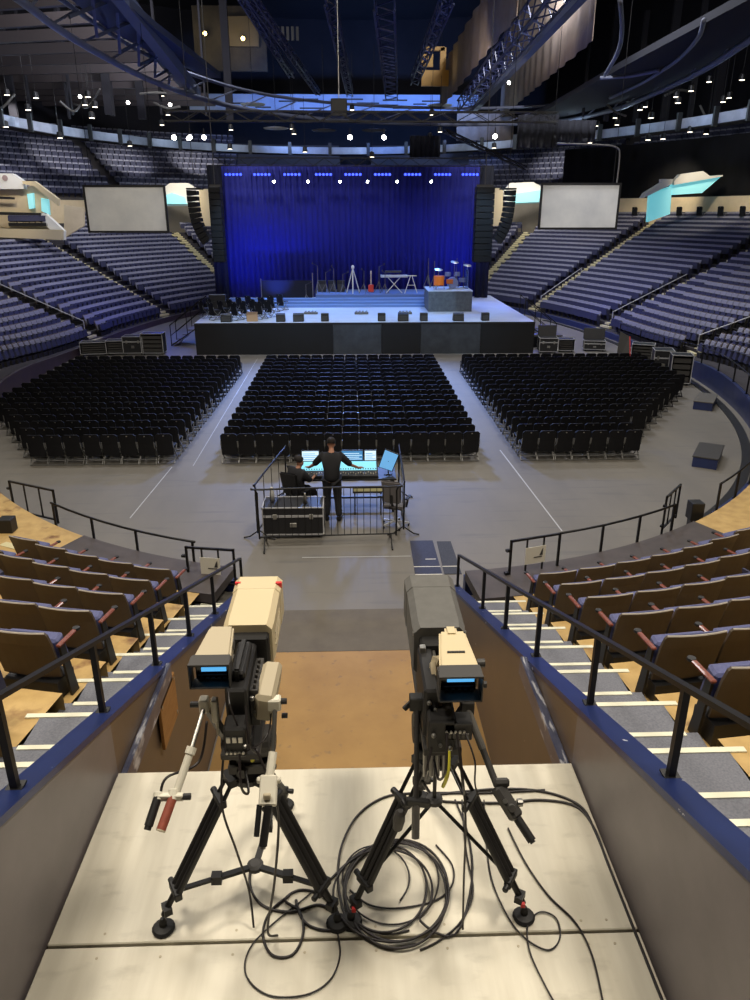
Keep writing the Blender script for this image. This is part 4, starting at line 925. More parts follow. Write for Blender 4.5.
person('person in black sitting at the left end of the mixing desk, turned right',
 dict(pelvis=(0,0,.58),waist=(.02,.03,.72),chest=(.05,.05,.95),neck=(.07,.07,1.11),head=(.10,.10,1.21),shl=(-.10,.18,1.03),shr=(.18,-.10,1.03),ell=(.06,.34,.84),elr=(.32,.04,.82),wrl=(.24,.36,.83),wrr=(.40,.24,.86),
  hipl=(-.04,.10,.58),hipr=(.08,-.06,.58),knl=(.28,.36,.56),knr=(.38,.22,.56),anl=(.28,.40,.09),anr=(.40,.22,.09),tol=(.38,.50,.03),tor=(.50,.32,.03)),0,(.8,.6,-.25),(-1.24,15.0,0))
# ------------------------------------------------------------ stage
M_stg=mat('stage_floor',(176,186,200),.55,noise=1,c2=(164,174,190)); M_skirtd=mat('stage_skirt_black',(14,15,20),.8,noise=2,c2=(11,12,15)); M_skirtg=mat('stage_skirt_grey',(60,64,70),.8,noise=2,c2=(44,48,54))
t=thing('stage','wide raised stage with a pale top and dark fabric front','stage',(.65,35,0)); X0,X1=-7.9,7.95
MB().box(X0,X1,.03,12,1.38,1.45).build('stage_top',M_stg,t)
MB().box(X0,X1,-.01,.03,1.38,1.46).build('front_edge',M_blk,t)
xs=[X0,-1.5,.75,2.6,5.4,X1]; 
for i,(a,b) in enumerate(zip(xs,xs[1:])): MB().box(a+.005,b-.005,.0,.03,.0,1.38).build('skirt_panel',M_skirtg if i in (1,3) else M_skirtd,t)
MB().box(X0,X0+.04,.03,12,0,1.38).box(X1-.04,X1,.03,12,0,1.38).build('side_skirt',M_skirtd,t)
t=thing('stage_riser','long centre riser with three pale steps across the stage','riser',(0,41,1.45))
MB().box(-1.95,4.3,1.2,4.2,0,.55).build('riser_box',mat('riser_blue',(84,104,140),.7),t)
for k in range(3): MB().box(-6.6,4.1,.0+.4*k,.4+.4*k+.01,0,.13*(k+1)).build('step',mat('step_blue',(96,124,168),.6),t)  # blue stage light put into the riser and step colours
t=thing('drum_riser','square fabric-fronted riser at the right of the stage','riser',(5.1,39,1.45))
MB().box(-1.12,1.12,0,2.3,0,1.0).build('riser_box',mat('fabric_grey',(92,98,104),.9,noise=5,c2=(70,76,84)),t); MB().box(-1.14,1.14,-.02,2.32,1.0,1.05).build('riser_top',M_stg,t)
t=thing('low_drape','low black drape flat standing at the left of the centre riser','drape',(-3.6,43.6,1.45)); MB().box(-1.45,1.4,-.02,.02,0,1.2).build('cloth',M_drape,t); MB().box(1.42,1.46,-.02,.02,0,1.6).box(-1.49,-1.45,-.02,.02,0,1.3).build('post',M_steel,t)
# back curtain
def wavy(name,x0,x1,y,z0,z1,m_,label,amp=.07,per=.32,thick=.03,n=None):
    n=n or int((x1-x0)/per*6); P=[(x0+(x1-x0)*i/n,y+amp*math.sin(2*PI*i/6+.6*math.sin(i*.37))) for i in range(n+1)]
    vs=[(x,yy,z) for z in (z0,z1) for x,yy in P]+[(x,yy+thick,z) for z in (z0,z1) for x,yy in P]; m_n=n+1; fs=[]
    for i in range(n): fs+=[(i,i+1,m_n+i+1,m_n+i),(2*m_n+i,3*m_n+i,3*m_n+i+1,2*m_n+i+1),(i,2*m_n+i,2*m_n+i+1,i+1),(m_n+i,m_n+i+1,3*m_n+i+1,3*m_n+i)]
    o=MB().add(vs,fs).build(name,m_,smooth=True); return tag(o,label,'curtain')
wavy('back_curtain',-7.35,7.55,46.2,1.46,8.75,mat('blue_velvet',(26,30,118),.9),'tall blue-lit curtain hanging across the back of the stage')
for x0,x1,l in ((-8.0,-7.2,'left'),(7.4,8.2,'right')): wavy('side_curtain',x0,x1,45.6,1.46,8.7,M_drape,f'narrow black leg curtain at the {l} edge of the blue curtain')
# trusses
def truss(name,label,p,q,s=.4,m_=None,step=.6,r=.025,group=None,cat='truss'):
    p=Vector(p); q=Vector(q); L=(q-p).length; d=(q-p)/L; a=d.cross(Vector((0,0,1))).normalized()*s/2; u=a.cross(d).normalized()*s/2
    m=MB(); 
    for sa in (-1,1):
        for su in (-1,1): m.beam(p+a*sa+u*su,q+a*sa+u*su,r*1.6)
    k=MB(); n=max(2,int(L/step))
    for i in range(n):
        A=p+d*L*i/n; B=p+d*L*(i+1)/n; f=1 if i%2 else -1
        for sa in (-1,1): k.beam(A+a*sa-u*f,B+a*sa+u*f,r)
        for su in (-1,1): k.beam(A+u*su-a*f,B+u*su+a*f,r)
    o=m.build(name,m_ or M_black); k.build('lacing',m_ or M_black,o); return tag(o,label,cat,group)
truss('stage_truss','black box truss holding the row of blue light bars over the back of the stage',(-7.4,45.3,8.85),(7.6,45.3,8.85),.4)
truss('front_truss','long black lighting truss hanging across the hall in front of the stage',(-6.6,30,9.45),(7.6,30,9.45),.32)
truss('side_truss','short black truss slanting down behind the right end of the front truss',(3.6,31,9.1),(7.2,33,7.9),.12)
def fixture(kind,label,loc,target,m_em,r=.10,group=None):
    t=thing(kind,label,'light',loc,0,group); d=(Vector(target)-Vector(loc)).normalized()
    MB().lathe((0,0,0),[(r*.5,-.26),(r*.9,-.18),(r*1.1,.0),(r*1.15,.10)],14,ax=d).build('housing',M_blk,t)
    MB().lathe(d*.101,[(r*1.05,0),(r*1.05,.012)],14,ax=d).build('lens',m_em,t)
    MB().beam((0,0,.02),(0,0,.28),.03).beam((-r*1.2,0,0),(r*1.2,0,0),.03).build('yoke',M_black,t)
    return t
M_hot=mat('lamp_white',(255,250,240),.3,emit=(255,250,240,30)); M_hot2=mat('lamp_soft',(255,240,215),.3,emit=(255,240,215,5)); M_bl=mat('lamp_blue',(40,60,255),.3,emit=(50,70,255,5))
names=['leftmost','second from the left','third from the left','second from the right','rightmost']
for i,(px,py) in enumerate(((190,137),(204,137),(350,137),(384,137),(495,136))):
    p=at(px,py,y=30.0); fixture('spotlight',f'bright white spotlight under the front truss, {names[i]} of five',tuple(p),(0,0,2),M_hot,.075,'spotlights under the front truss')
for i,px in enumerate((274,308,340,367.5,397,431)):
    p=at(px,181,y=44.6); fixture('stage_spotlight',f'small bright white lamp below the blue light bars, {nth(i)} of six from the left',tuple(p),(p.x,25,1),M_hot,.062,'white lamps below the blue bars')
for i,px in enumerate((233.5,262,292,323.5,353,382.5,412.5,442.5,470)):
    p=at(px,174.5,y=44.9); t=thing('light_bar',f'blue glowing light bar over the stage, {nth(i)} of nine from the left','light',tuple(p),0,'blue light bars over the stage')
    MB().box(-.5,.5,-.05,.08,-.07,.07).build('housing',M_blk,t)
    for k in range(5): MB().cyl((-.4+.2*k,-.05,0),(-.4+.2*k,-.065,0),.065,n=12).build('lamp',M_bl,t)
    MB().beam((-.3,0,.07),(-.3,0,.30),.03).beam((.3,0,.07),(.3,0,.30),.03).build('clamp',M_black,t)
# stage monitors
for i,(px,w_) in enumerate(((226.7,.5),(281,.42),(298.7,.5),(325,.36),(381.6,.36),(403,.5),(423.7,.36),(458,.5),(485,.36))):
    x=at(px,320,y=35.6).x; t=thing('stage_monitor',f'black wedge monitor on the front edge of the stage, {nth(i)} of nine from the left','speaker',(x,35.55,1.455),0,'wedge monitors on the stage edge')
    MB().prism([(-w_/2,-.12,0),(-w_/2,.25,0),(-w_/2,.18,.36),(-w_/2,-.08,.36)] if w_<.4 else [(-w_/2,-.2,0),(-w_/2,.25,0),(-w_/2,.05,.38),(-w_/2,-.15,.32)],(w_,0,0)).build('cabinet',M_blk,t,bevel=.01)
    MB().box(-w_/2+.05,w_/2-.05,-.135 if w_<.4 else -.2,-.11 if w_<.4 else -.185,.05,.25).build('grille',M_dgrey,t)
for i,px in enumerate((311,361.5,405)):
    p=at(px,314,z=1.46); t=thing('floor_light',f'low silver floor light on the pale stage, {nth(i)} of three from the left','light',(p.x,p.y,1.455),0,'floor lights on the stage'); MB().box(-.35,.35,-.1,.1,.0,.10).build('housing',M_mgrey,t,bevel=.01)
    for k in range(4): MB().cyl((-.25+.165*k,-.02,.10),(-.25+.165*k,-.04,.17),.06,n=10).build('lamp',M_steel,t)
# instruments
def tri_stand(name,label,cat,x,y,z,h,m_,spread=.3,top=None,group=None):
    t=thing(name,label,cat,(x,y,z),random.uniform(0,1),group)
    for k in range(3): a=2*PI*k/3; MB().cyl((0,0,h*.45),(spread*math.cos(a),spread*math.sin(a),.01),.018,n=6).build('leg',m_,t)
    MB().cyl((0,0,.2),(0,0,h),.016,n=6).build('pole',m_,t); return t
ZR=2.0
def X(px,y): return at(px,290,y=y).x
t=thing('white_tripod','white three-legged stand on the centre riser','stand',(X(353,43),43,ZR))
for k in range(3): a=2*PI*k/3+.5; MB().cyl((0,0,1.35),(.42*math.cos(a),.42*math.sin(a),.01),.03,n=6).build('leg',M_white,t)
MB().lathe((0,0,1.3),[(.07,0),(.09,.1),(.05,.2)],10).build('head',M_white,t)
t=thing('electric_guitar','red guitar standing upright on the centre riser','guitar',(X(371,42.9),42.9,ZR))
MB().prism([(-.17,0,.12),(-.10,0,.05),(.10,0,.05),(.17,0,.12),(.14,0,.28),(.16,0,.42),(.08,0,.48),(-.08,0,.48),(-.16,0,.42),(-.14,0,.28)],(0,.05,0)).build('guitar_body',mat('red_lacquer',(200,60,40),.3,coat=.5),t,bevel=.012)
MB().box(-.025,.025,-.01,.03,.46,1.05).box(-.04,.04,-.01,.03,1.05,1.2).build('neck',M_cream,t); MB().beam((-.12,.1,.0),(0,.06,.4),.02).beam((.12,.1,0),(0,.06,.4),.02).build('guitar_stand',M_black,t)
t=thing('keyboard','long pale keyboard on a crossed stand','keyboard',(X(394,43),43,ZR)); MB().box(-.75,.75,-.18,.18,.85,.97).build('keyboard_body',M_alu,t,bevel=.01); MB().box(-.68,.68,-.17,-.02,.97,.985).build('keys',M_white,t)
for s in (-1,1): MB().beam((s*.45,-.1,.01),(-s*.35,.05,.85),.035).build('stand_leg',M_white,t)
MB().box(-.5,.4,-.05,.2,1.1,1.2).beam((-.4,.1,.97),(-.4,.1,1.1),.03).beam((.3,.1,.97),(.3,.1,1.1),.03).build('upper_keyboard',M_dgrey,t)
t=thing('keyboard_stand','white A-shaped stand right of the keyboard','stand',(X(411,42.7),42.7,ZR))
for s in (-1,1): MB().beam((s*.35,0,0.01),(s*.04,0,.95),.035).build('leg',M_white,t)
MB().beam((-.2,0,.45),(.2,0,.45),.03).beam((-.3,0,.95),(.3,0,.95),.05).build('crossbar',M_white,t)
for i,(px,h) in enumerate(((318,1.5),(326,1.1),(334,1.35),(343,1.0),(364,1.2),(379,1.4),(385,1.1),(306,1.0))):
    t=tri_stand('microphone_stand',f'thin microphone stand on the stage, {nth(i if i<7 else 0)} of the group on the centre riser' if i<7 else 'thin stand on the stage floor left of the centre riser','stand',X(px,43.3 if i%2 else 42.8),43.3 if i%2 else 42.8,ZR if i<7 else 1.46,h,M_mgrey,.28,group='microphone stands on the centre riser' if i<7 else None)
    MB().cyl((0,0,h-.02),(.3 if i%2 else -.3,-.1,h+.12),.012,n=6).lathe((.3 if i%2 else -.3,-.1,h+.12),[(.02,-.04),(.03,.02),(.015,.06)],8).build('boom',M_dgrey,t)
for i,px in enumerate((322,332,341)):
    t=thing('amplifier',f'dark amplifier cabinet at the left of the centre riser, {nth(i)} of three','amplifier',(X(px,43.9),43.9,ZR),0,'amplifiers on the riser'); MB().box(-.22,.22,-.15,.15,0,.62).build('cabinet',M_blk,t,bevel=.015); MB().box(-.18,.18,-.16,-.15,.06,.42).build('grille',M_dgrey,t)
# drum kit on the right riser
t=thing('drum_kit','drum kit with cymbals on the square right riser','drums',(5.35,40.3,2.5)); M_sh=mat('drum_shell',(120,130,170),.3)
MB().cyl((0,-.2,.28),(0,.2,.28),.28,n=20).build('bass_drum',M_sh,t)
for x,y,z,r in ((-.28,-.1,.62,.15),(.22,-.1,.62,.15),(.55,.2,.3,.2),(-.55,.15,.42,.17)): MB().cyl((x,y,z),(x,y,z+.2),r,n=16).build('tom_drum',M_sh,t)
for x,y,z in ((-.75,0,.95),(.75,0,1.15),(.1,.2,1.3)): MB().cyl((x,y,0),(x,y,z),.014,n=6).lathe((x,y,z),[(.22,0),(.03,.03)],16,ax=(.1,-.3,1)).build('cymbal',M_steel,t)
t=thing('orange_drum','orange drum standing at the front of the square right riser','drum',(4.55,39.6,2.5)); MB().cyl((0,0,.22),(0,0,.68),.27,n=20).build('drum_shell',mat('orange_lacquer',(226,120,40),.35),t)
for k in range(3): a=2*PI*k/3; MB().beam((.24*math.cos(a),.24*math.sin(a),.3),(.3*math.cos(a),.3*math.sin(a),.01),.03).build('leg',M_steel,t)
t=thing('orange_drum','small orange drum right of the larger orange drum','drum',(5.1,39.5,2.5)); MB().cyl((0,0,.30),(0,0,.52),.18,n=16).build('drum_shell',mat('orange_dark',(176,92,40),.35),t); MB().cyl((0,0,0),(0,0,.3),.02).beam((-.15,0,.01),(.15,0,.01),.03).build('stand_leg',M_steel,t)
for i,px in enumerate((428,434,456,463)):
    x=at(px,285,y=40.6).x; t=tri_stand('cymbal_stand',f'tall thin stand on the square right riser, {nth(i)} of four from the left','stand',x,40.6,2.5,1.5-.15*(i%2),M_mgrey,.25,group='stands on the square riser')
t=thing('drum_screen','clear drum screen with blue edges at the right of the square riser','screen',(6.1,40.2,2.5))
for s in (0,1): MB().box(-.02+.0,.0+.0,-.4+s*.5,.05+s*.5,0,.95).build('panel',mat('blue_panel',(90,110,160),.2),t)
# stage chairs
for i,(px,py) in enumerate([(206,318),(214,315),(222,313),(231,311),(216,320),(225,318),(234,316),(243,314),(252,312),(238,320),(247,318),(256,316),(265,314),(274,312),(283,310),(262,319),(271,317)]):
    p=at(px,py,z=1.455); p.y=max(35.95,min(p.y,40.6))
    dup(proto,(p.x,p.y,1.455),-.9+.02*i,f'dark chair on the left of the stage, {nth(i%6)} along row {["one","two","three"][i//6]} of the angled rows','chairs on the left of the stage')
t=thing('cardboard_box','small tan box standing among the chairs on the stage edge','box',(at(252,321,y=35.6).x,35.7,1.455),.2); MB().box(-.25,.25,-.15,.15,0,.32).build('box',mat('tan_card',(186,150,112),.8),t); MB().hexa([(-.25,-.15,.32),(.25,-.15,.32),(.25,-.14,.33),(-.25,-.14,.33),(-.25,-.25,.45),(.25,-.25,.45),(.25,-.24,.45),(-.25,-.24,.45)]).build('flap',mat('tan_card',(186,150,112),.8),t)
# stage stairs
def stage_steps(label,x,y,sg):
    t=thing('stage_stairs',label,'stairs',(x,y,0),0 if sg>0 else PI)
    for k in range(6): MB().box(.27*k,.27*(k+1)+.02,-.6,.6,1.2-.22*k,1.24-.22*k).build('step',M_mgrey,t)
    for y_ in (-.6,.6):
        MB().beam((0,y_,1.1),(1.7,y_,.02),.05).build('stringer',M_black,t)
        MB().beam((0,y_,2.3),(1.7,y_,1.0),.04).beam((0,y_,1.8),(1.7,y_,.5),.03).build('handrail',M_black,t)
        for x_ in (.02,.85,1.68): MB().beam((x_,y_,1.2-.72*x_),(x_,y_,2.3-.76*x_),.035).build('post',M_black,t)
stage_steps('black metal steps with handrails at the right end of the stage',8.65,38.2,1); stage_steps('black metal steps with handrails at the left end of the stage',-7.3,38.2,-1)
t=thing('stage_extension','low dark platform beside the right end of the stage','platform',(9.7,37.2,0)); MB().box(-.85,.7,-.6,.6,.52,.6).build('top',M_mgrey,t); MB().box(-.8,.65,-.55,.55,0,.52).build('skirt',M_skirtd,t)
t=thing('equipment_rack','small dark control desk at the left end of the stage beside the chairs','desk',(-6.6,38.0,1.455)); MB().box(-.5,.5,-.25,.25,.0,.7).build('body',M_blk,t); MB().box(-.4,.4,-.2,.2,.7,1.0).build('screen_box',M_case,t,bevel=.02)
# ------------------------------------------------------------ road cases beside the stands
CG='road cases left of the stage'; DG='road cases along the right stand'
for (px,py,wd,dp,ht,rz,lid,of,lab) in ((90,356,1.15,.7,.62,.15,False,True,'low silver-framed case against the left wall, furthest left of the row'),(114,355,.95,.7,.66,.1,False,True,'second silver-framed case from the left wall'),(132,354,.9,.7,.85,.05,False,False,'dark case between the silver-framed cases left of the stage'),(150,355,1.0,.7,.98,.0,False,True,'taller open case nearest the stage, left side')):
    p=at(px,py,z=0); road_case(lab,p.x+.15,min(p.y+.3,35.4),wd,dp,ht,rz,CG,None,lid,of)
for (px,py,wd,dp,ht,rz,lid,of,lab) in ((549,354,.85,.7,.72,-.1,True,False,'case with its lid leaning open beside the right end of the stage'),(567,353,.75,.6,.62,-.1,False,True,'small open-fronted case, second from the stage on the right'),(596,352,1.0,.6,.5,-.2,True,False,'low case with a tilted flat lid below the right stand'),(645,362,.95,.7,.75,-.4,False,True,'open-fronted case before the tall pair on the right'),(664,377,.75,.8,1.05,-.25,False,False,'tall closed case standing left of the frame-fronted case'),(682,386,.75,.7,1.15,-.25,False,True,'tallest silver-framed case at the right edge of the chairs')):
    p=at(px,py,z=0); road_case(lab,p.x,p.y+.4,wd,dp,ht,rz,DG,None,lid,of)
t=thing('folded_cart','tilted board with a red edge leaning behind the tall cases','board',(11.6,31.3,0),-.3); MB().hexa([(-.3,-.02,0.0),(.3,-.02,.0),(.3,.02,.0),(-.3,.02,.0),(-.25,.3,1.5),(.15,.3,1.3),(.15,.34,1.3),(-.25,.34,1.5)]).build('board',M_dgrey,t); MB().hexa([(.3,-.03,.0),(.34,-.03,.0),(.34,.02,0),(.3,.02,0),(.15,.29,1.3),(.19,.29,1.3),(.19,.34,1.3),(.15,.34,1.3)]).build('red_edge',M_red,t)
# ------------------------------------------------------------ hanging loudspeakers and screens
M_spk=mat('speaker_black',(13,13,17),.6,spec=.3)
def line_array(label,px0,y,sg):
    t=thing('line_array',label,'loudspeakers',(0,y,0)); n=10; p=at(px0,190,y=y); P=Vector((p.x,0,p.z)); h=.222; dp=.40
    for i in range(n):
        a=.02+.62*(i/(n-1))**2.0; dn=Vector((sg*math.sin(a),0,-math.cos(a))); bk=Vector((sg*math.cos(a),0,math.sin(a))); Q=P+dn*h; f=.035
        c=[P+dn*.01,P+dn*f+bk*dp,Q-dn*f+bk*dp,Q]; yv=Vector((0,.30,0))
        MB().prism([v-yv for v in c],yv*2).build('cabinet',M_spk,t,bevel=.008); P=Q
    MB().box(p.x+(0 if sg>0 else -.6),p.x+(.6 if sg>0 else 0),-.3,.3,p.z+.01,p.z+.07).beam((p.x+sg*.28,0,p.z),(p.x+sg*.28,0,p.z+9),.02).build('rigging_frame',M_black,t)
line_array('curved black hanging loudspeaker array left of the stage',187.5,33,1)
line_array('curved black hanging loudspeaker array right of the stage',515,33,-1)
def sub_array(label,pxs,y):
    t=thing('subwoofer_array',label,'loudspeakers',(0,y,0)); n=12; a=at(pxs[0],187,y=y); b=at(pxs[1],262,y=y)
    for i in range(n):
        z1=a.z+(b.z-a.z)*i/n; z0=a.z+(b.z-a.z)*(i+.93)/n; MB().box(min(a.x,b.x),max(a.x,b.x)+.0,-.3,.3,z0,z1).build('cabinet',M_spk,t,bevel=.012)
    MB().box(min(a.x,b.x)+.02,max(a.x,b.x)-.02,-.02,.02,b.z-.02,a.z+.1).beam(((a.x+b.x)/2,0,a.z),((a.x+b.x)/2,0,a.z+9),.03).build('rigging_frame',M_dgrey,t)
sub_array('tall straight black column of hanging loudspeakers at the left edge of the blue curtain',(209,226),34.5)
sub_array('tall straight black column of hanging loudspeakers at the right edge of the blue curtain',(476,490),34.5)
M_screen=mat('projection_screen',(232,230,224),.8,noise=.35,c2=(190,190,190))
def screen(label,x0,x1,z0,z1,y):
    t=thing('projection_screen',label,'screen',(0,y,0))
    MB().box(x0,x1,0,.03,z0,z1).build('screen_cloth',M_screen,t)
    f=MB()
    for a in ((x0-.09,x0,z0-.09,z1+.09),(x1,x1+.09,z0-.09,z1+.09),(x0,x1,z0-.09,z0),(x0,x1,z1,z1+.09)): f.box(a[0],a[1],-.04,.07,a[2],a[3])
    f.build('screen_frame',M_blk,t)
    for x in (x0+.3,x1-.3): MB().cyl((x,0.02,z1+.05),(x,.02,z1+10),.012,n=6).build('hanging_cable',M_black,t)
screen('large blank projection screen hanging left of the stage',-11.75,-8.3,5.45,7.27,36)
screen('large blank projection screen hanging right of the stage',8.72,12.2,5.58,7.38,36)
lamp('SPOT',(-6,26,10.5),(-10,36,6.3),1100,(1,.97,.9),.2,26,.8,'screen_fill'); lamp('SPOT',(6.5,26,10.5),(10.5,36,6.4),1000,(.9,.94,1),.2,26,.8,'screen_fill')  # added spots that brighten the two blank screens
t=thing('light_pole','thin grey bent pole rising behind the right screen','pole',(12.2,36.4,0)); MB().tube(smooth_path([(0,0,7.3),(0,0,8.6),(-.2,0,8.95),(-1.0,0,9.05),(-3.0,0,9.1)],5),.035,6).build('pole',M_mgrey,t)
# ------------------------------------------------------------ entrance portals in the concourse wall
M_cyan=mat('cyan_glass',(170,225,225),.3,emit=(110,205,215,.62)); M_pwhite=mat('portal_white',(226,224,214),.6); M_dk=mat('portal_dark',(24,22,24),.7)
def wallpoly(px,y,th,name,m_,parent): return MB().prism([at(a,b,y=y) for a,b in px],(0,th,0)).build(name,m_,parent)
def fsl(v): return v
t=thing('entrance_portal','cream portal with cyan glass at the left edge of the concourse wall','portal')
wallpoly([(-30,173),(12,173.5),(23,181),(24,189),(-30,189)],50,.5,'gable',mat('gable_white',(214,214,212),.6),t)
wallpoly([(-30,189),(24,189),(34,183),(48,197),(50,231),(-30,232)],50.6,.3,'back_panel',M_beige,t)
wallpoly([(22,181),(34,181),(58,199),(58,206),(34,186),(23,184)],49.8,.4,'sloping_parapet',M_cream,t)
wallpoly([(41,213),(46,214),(64,231),(64,240),(60,240),(41,220)],49.6,.4,'stair_wall',M_pwhite,t)
wallpoly([(-30,228),(62,230),(62,240),(-30,236)],49.2,.3,'front_parapet',M_cream,t)
wallpoly([(27,194),(33,193),(34,208),(29,209)],50.3,.2,'cyan_pane',M_cyan,t); wallpoly([(41,198),(48,199.5),(49.5,215),(41.5,211)],50.3,.2,'cyan_pane',M_cyan,t)
wallpoly([(-30,195),(14,197),(14,199.5),(-30,198)],50.0,.1,'dark_rail',M_dk,t); wallpoly([(-30,211),(42,213),(42,215.5),(-30,214.5)],49.6,.1,'dark_rail',M_dk,t)
m=MB(); c=at(5,178,y=49.97); m.lathe(c,[(.17,0),(.17,.02)],16,ax=(0,-1,0)); o=m.build('round_mark',mat('mark_grey',(150,130,130),.6),t)
wallpoly([(64,238),(64,205),(84,208),(84,226)],51,.2,'side_wall',M_beige,t)
t=thing('entrance_portal','cyan-lit portal with a peaked roof in the concourse wall at the right','portal')
wallpoly([(648,222),(650,194),(672,186),(670,214)],52,.4,'cyan_wall',M_cyan,t)
wallpoly([(643,198),(646,193),(662,183),(673,180),(672,184),(650,195)],51.6,.7,'roof_edge',M_pwhite,t)
wallpoly([(672,184),(708,176),(723,175),(702,193),(672,195)],52,.4,'cyan_gable',M_cyan,t)
wallpoly([(674,181),(681,174),(703,171),(710,176),(723,175),(723,176.5),(674,185)],51.7,.5,'roof',M_pwhite,t)
wallpoly([(662,183),(662,179),(673,179),(673,182)],51.7,.5,'roof_box',M_pwhite,t)
for sgn,lab,dome,cy,col in ((-1,'left',[(163,206),(163,188),(170,183),(188,183),(199,190),(199,206)],[(163,196),(172,193),(184,197),(187,204),(163,204)],[(199,189),(211,189),(212,226),(201,226)]),(1,'right',[(503,192),(510,183),(533,182),(543,187),(541,203),(505,205)],[(514,194),(541,190),(539,202),(513,203)],[(491,188),(503,188),(502,226),(490,226)])):
    t=thing('entrance_portal',f'small pale portal with a cyan window behind the {lab} loudspeaker array','portal')
    wallpoly(dome,64,.4,'arch',M_pwhite,t); wallpoly(cy,63.8,.3,'cyan_pane',M_cyan,t); wallpoly(col,63.5,.3,'lit_column',M_cream,t)
for p,tg,e in (((23.5,43,10.2),(27.3,47,6.4),1800),((24.6,38,10.2),(28,41,6.4),1500),((21,54,10.2),(24,58,6.4),1200),((-19.5,46,10),(-21.5,50,6.3),620),((21.5,48,10.5),(24,53,6),900),((-12.5,60,10),(-14,65,6),900),((13.5,60,10),(14,65,6),900),((-17,54,10),(-19,58,6),600),((17.5,54,10),(18.5,58,6),700)): lamp('SPOT',p,tg,e,(1,.88,.68),.2,70,.8,'concourse_light')
for i,(px,py) in enumerate(((636,213),(676,212),(697,211),(719,210),(742,209))):
    q=at(px,py+6,z=5.75); s=51/ q.y if q.y<45 else 1
    d=Vector((px-350,740*.93,0)).normalized(); k=None
    # stands on the top walkway, just before the concourse wall
    for tt in range(90,175):
        w_=oval(tt,13.6); 
        if abs(project((w_.x,w_.y,6))[0]-px)<6: k=tt; break
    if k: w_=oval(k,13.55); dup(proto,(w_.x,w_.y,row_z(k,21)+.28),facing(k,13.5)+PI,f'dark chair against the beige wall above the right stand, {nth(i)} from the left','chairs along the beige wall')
# ------------------------------------------------------------ overhead
M_ring=mat('ring_fascia',(176,182,196),.6,noise=1.5,c2=(150,156,172)); M_ring.node_tree.nodes['Principled BSDF'].inputs['Emission Color'].default_value=rgb(150,170,200); M_ring.node_tree.nodes['Principled BSDF'].inputs['Emission Strength'].default_value=0.0
RP_=[(-20.3,40),(-20.8,45),(-20.56,49.4),(-19.37,55.8),(-17.06,61.6),(-13.75,66.9),(-8.58,70.9),(-1.73,72.9),(5,71.8),(11,67.5),(15,62.3),(17.7,57.4),(20.6,50.8),(22.2,45.1),(22.6,40)]
P=smooth_path([(x,y,11.1) for x,y in RP_],6)
t=thing('catwalk_ring','pale curved catwalk fascia running round the hall above the stands','catwalk')
for nm,z0,z1,off,m_ in (('fascia',0,.55,0,M_ring),('walkway',-.05,.0,.0,M_dark)):
    m=MB()
    for a,b in zip(P,P[1:]):
        c=Vector((.6,40,11.1)); na=(a-c); na.z=0; na.normalize(); nb=(b-c); nb.z=0; nb.normalize(); wd=.06 if nm=='fascia' else 1.2
        m.hexa([a+Vector((0,0,z0)),a+na*wd+Vector((0,0,z0)),b+nb*wd+Vector((0,0,z0)),b+Vector((0,0,z0)),a+Vector((0,0,z1)),a+na*wd+Vector((0,0,z1)),b+nb*wd+Vector((0,0,z1)),b+Vector((0,0,z1))])
    m.build(nm,m_,t)
m=MB(); 
for a in P[::3]: c=Vector((.6,40,11.1)); n_=(c-a); n_.z=0; n_.normalize(); m.box(a.x+n_.x*.12-.14,a.x+n_.x*.12+.14,a.y+n_.y*.12-.1,a.y+n_.y*.12+.1,a.z-.15,a.z+.9)
m.build('bracket',M_blk,t)
for i,a in enumerate(P[4::5]): lamp('POINT',(a.x*.93+.04,(a.y-40)*.95+40,11.9),None,50,(.6,.80,1),.1,name='catwalk_light')
# inner ring: the curved pipe of the roof curtain
t=thing('inner_ring_truss','curved grey ring pipe under the dark roof deck','ring truss')
IR=[(-10.2,22),(-10.39,27.96),(-10.63,32.1),(-10.52,37.85),(-10.08,43.1),(-9.08,48.2),(-7,53.8),(-4.1,57.9),(0,60.8),(5,62.4),(10.5,62.6),(15.66,60.0),(17.3,54),(17.41,49.4),(16.84,40),(15.7,33),(14.5,26)]
IP=smooth_path([(x,y,12.5) for x,y in IR],5); MI=mat('ring_pipe',(96,100,116),.6)
MB().tube(IP,.14,8).build('lower_pipe',MI,t,smooth=True); MB().tube([p+Vector((0,0,1.1)) for p in IP],.10,8).build('upper_pipe',MI,t,smooth=True)
m=MB()
for a,b in zip(IP[::3],IP[3::3]): m.beam(a,b+Vector((0,0,1.1)),.07)
m.build('lacing',MI,t)
def deck(label,pts,z,th,m_): o=MB().prism([(x,y,z) for x,y in pts],(0,0,th)).build('roof_deck',m_); return tag(o,label,'roof deck')
deck('dark roof deck at the upper right between the tan drape and the ring',[(13.2,40),(13.6,62),(15.7,60.2),(17.5,52),(17.6,45),(16.9,38),(15.6,30),(13.2,28)],12.75,.3,M_drape)
deck('dark roof deck at the upper left inside the ring',[(-10.3,26),(-10.5,38),(-9.8,44),(-8.2,50.5),(-7.6,50.5),(-8.4,38),(-8.6,26)],13.7,.3,mat('deck_blue',(44,52,76),.8))
# brown ceiling bands outside the ring at the left, ribs
m=MB()
for i in range(14):
    y=26+i*3.0; m.beam((-29,y+9,15.2),(-10.4,y,14.2),.28,.5)
o=m.build('roof_ribs',mat('rib_brown',(74,66,66),.8)); tag(o,'row of brown roof ribs outside the ring at the upper left','roof ribs')
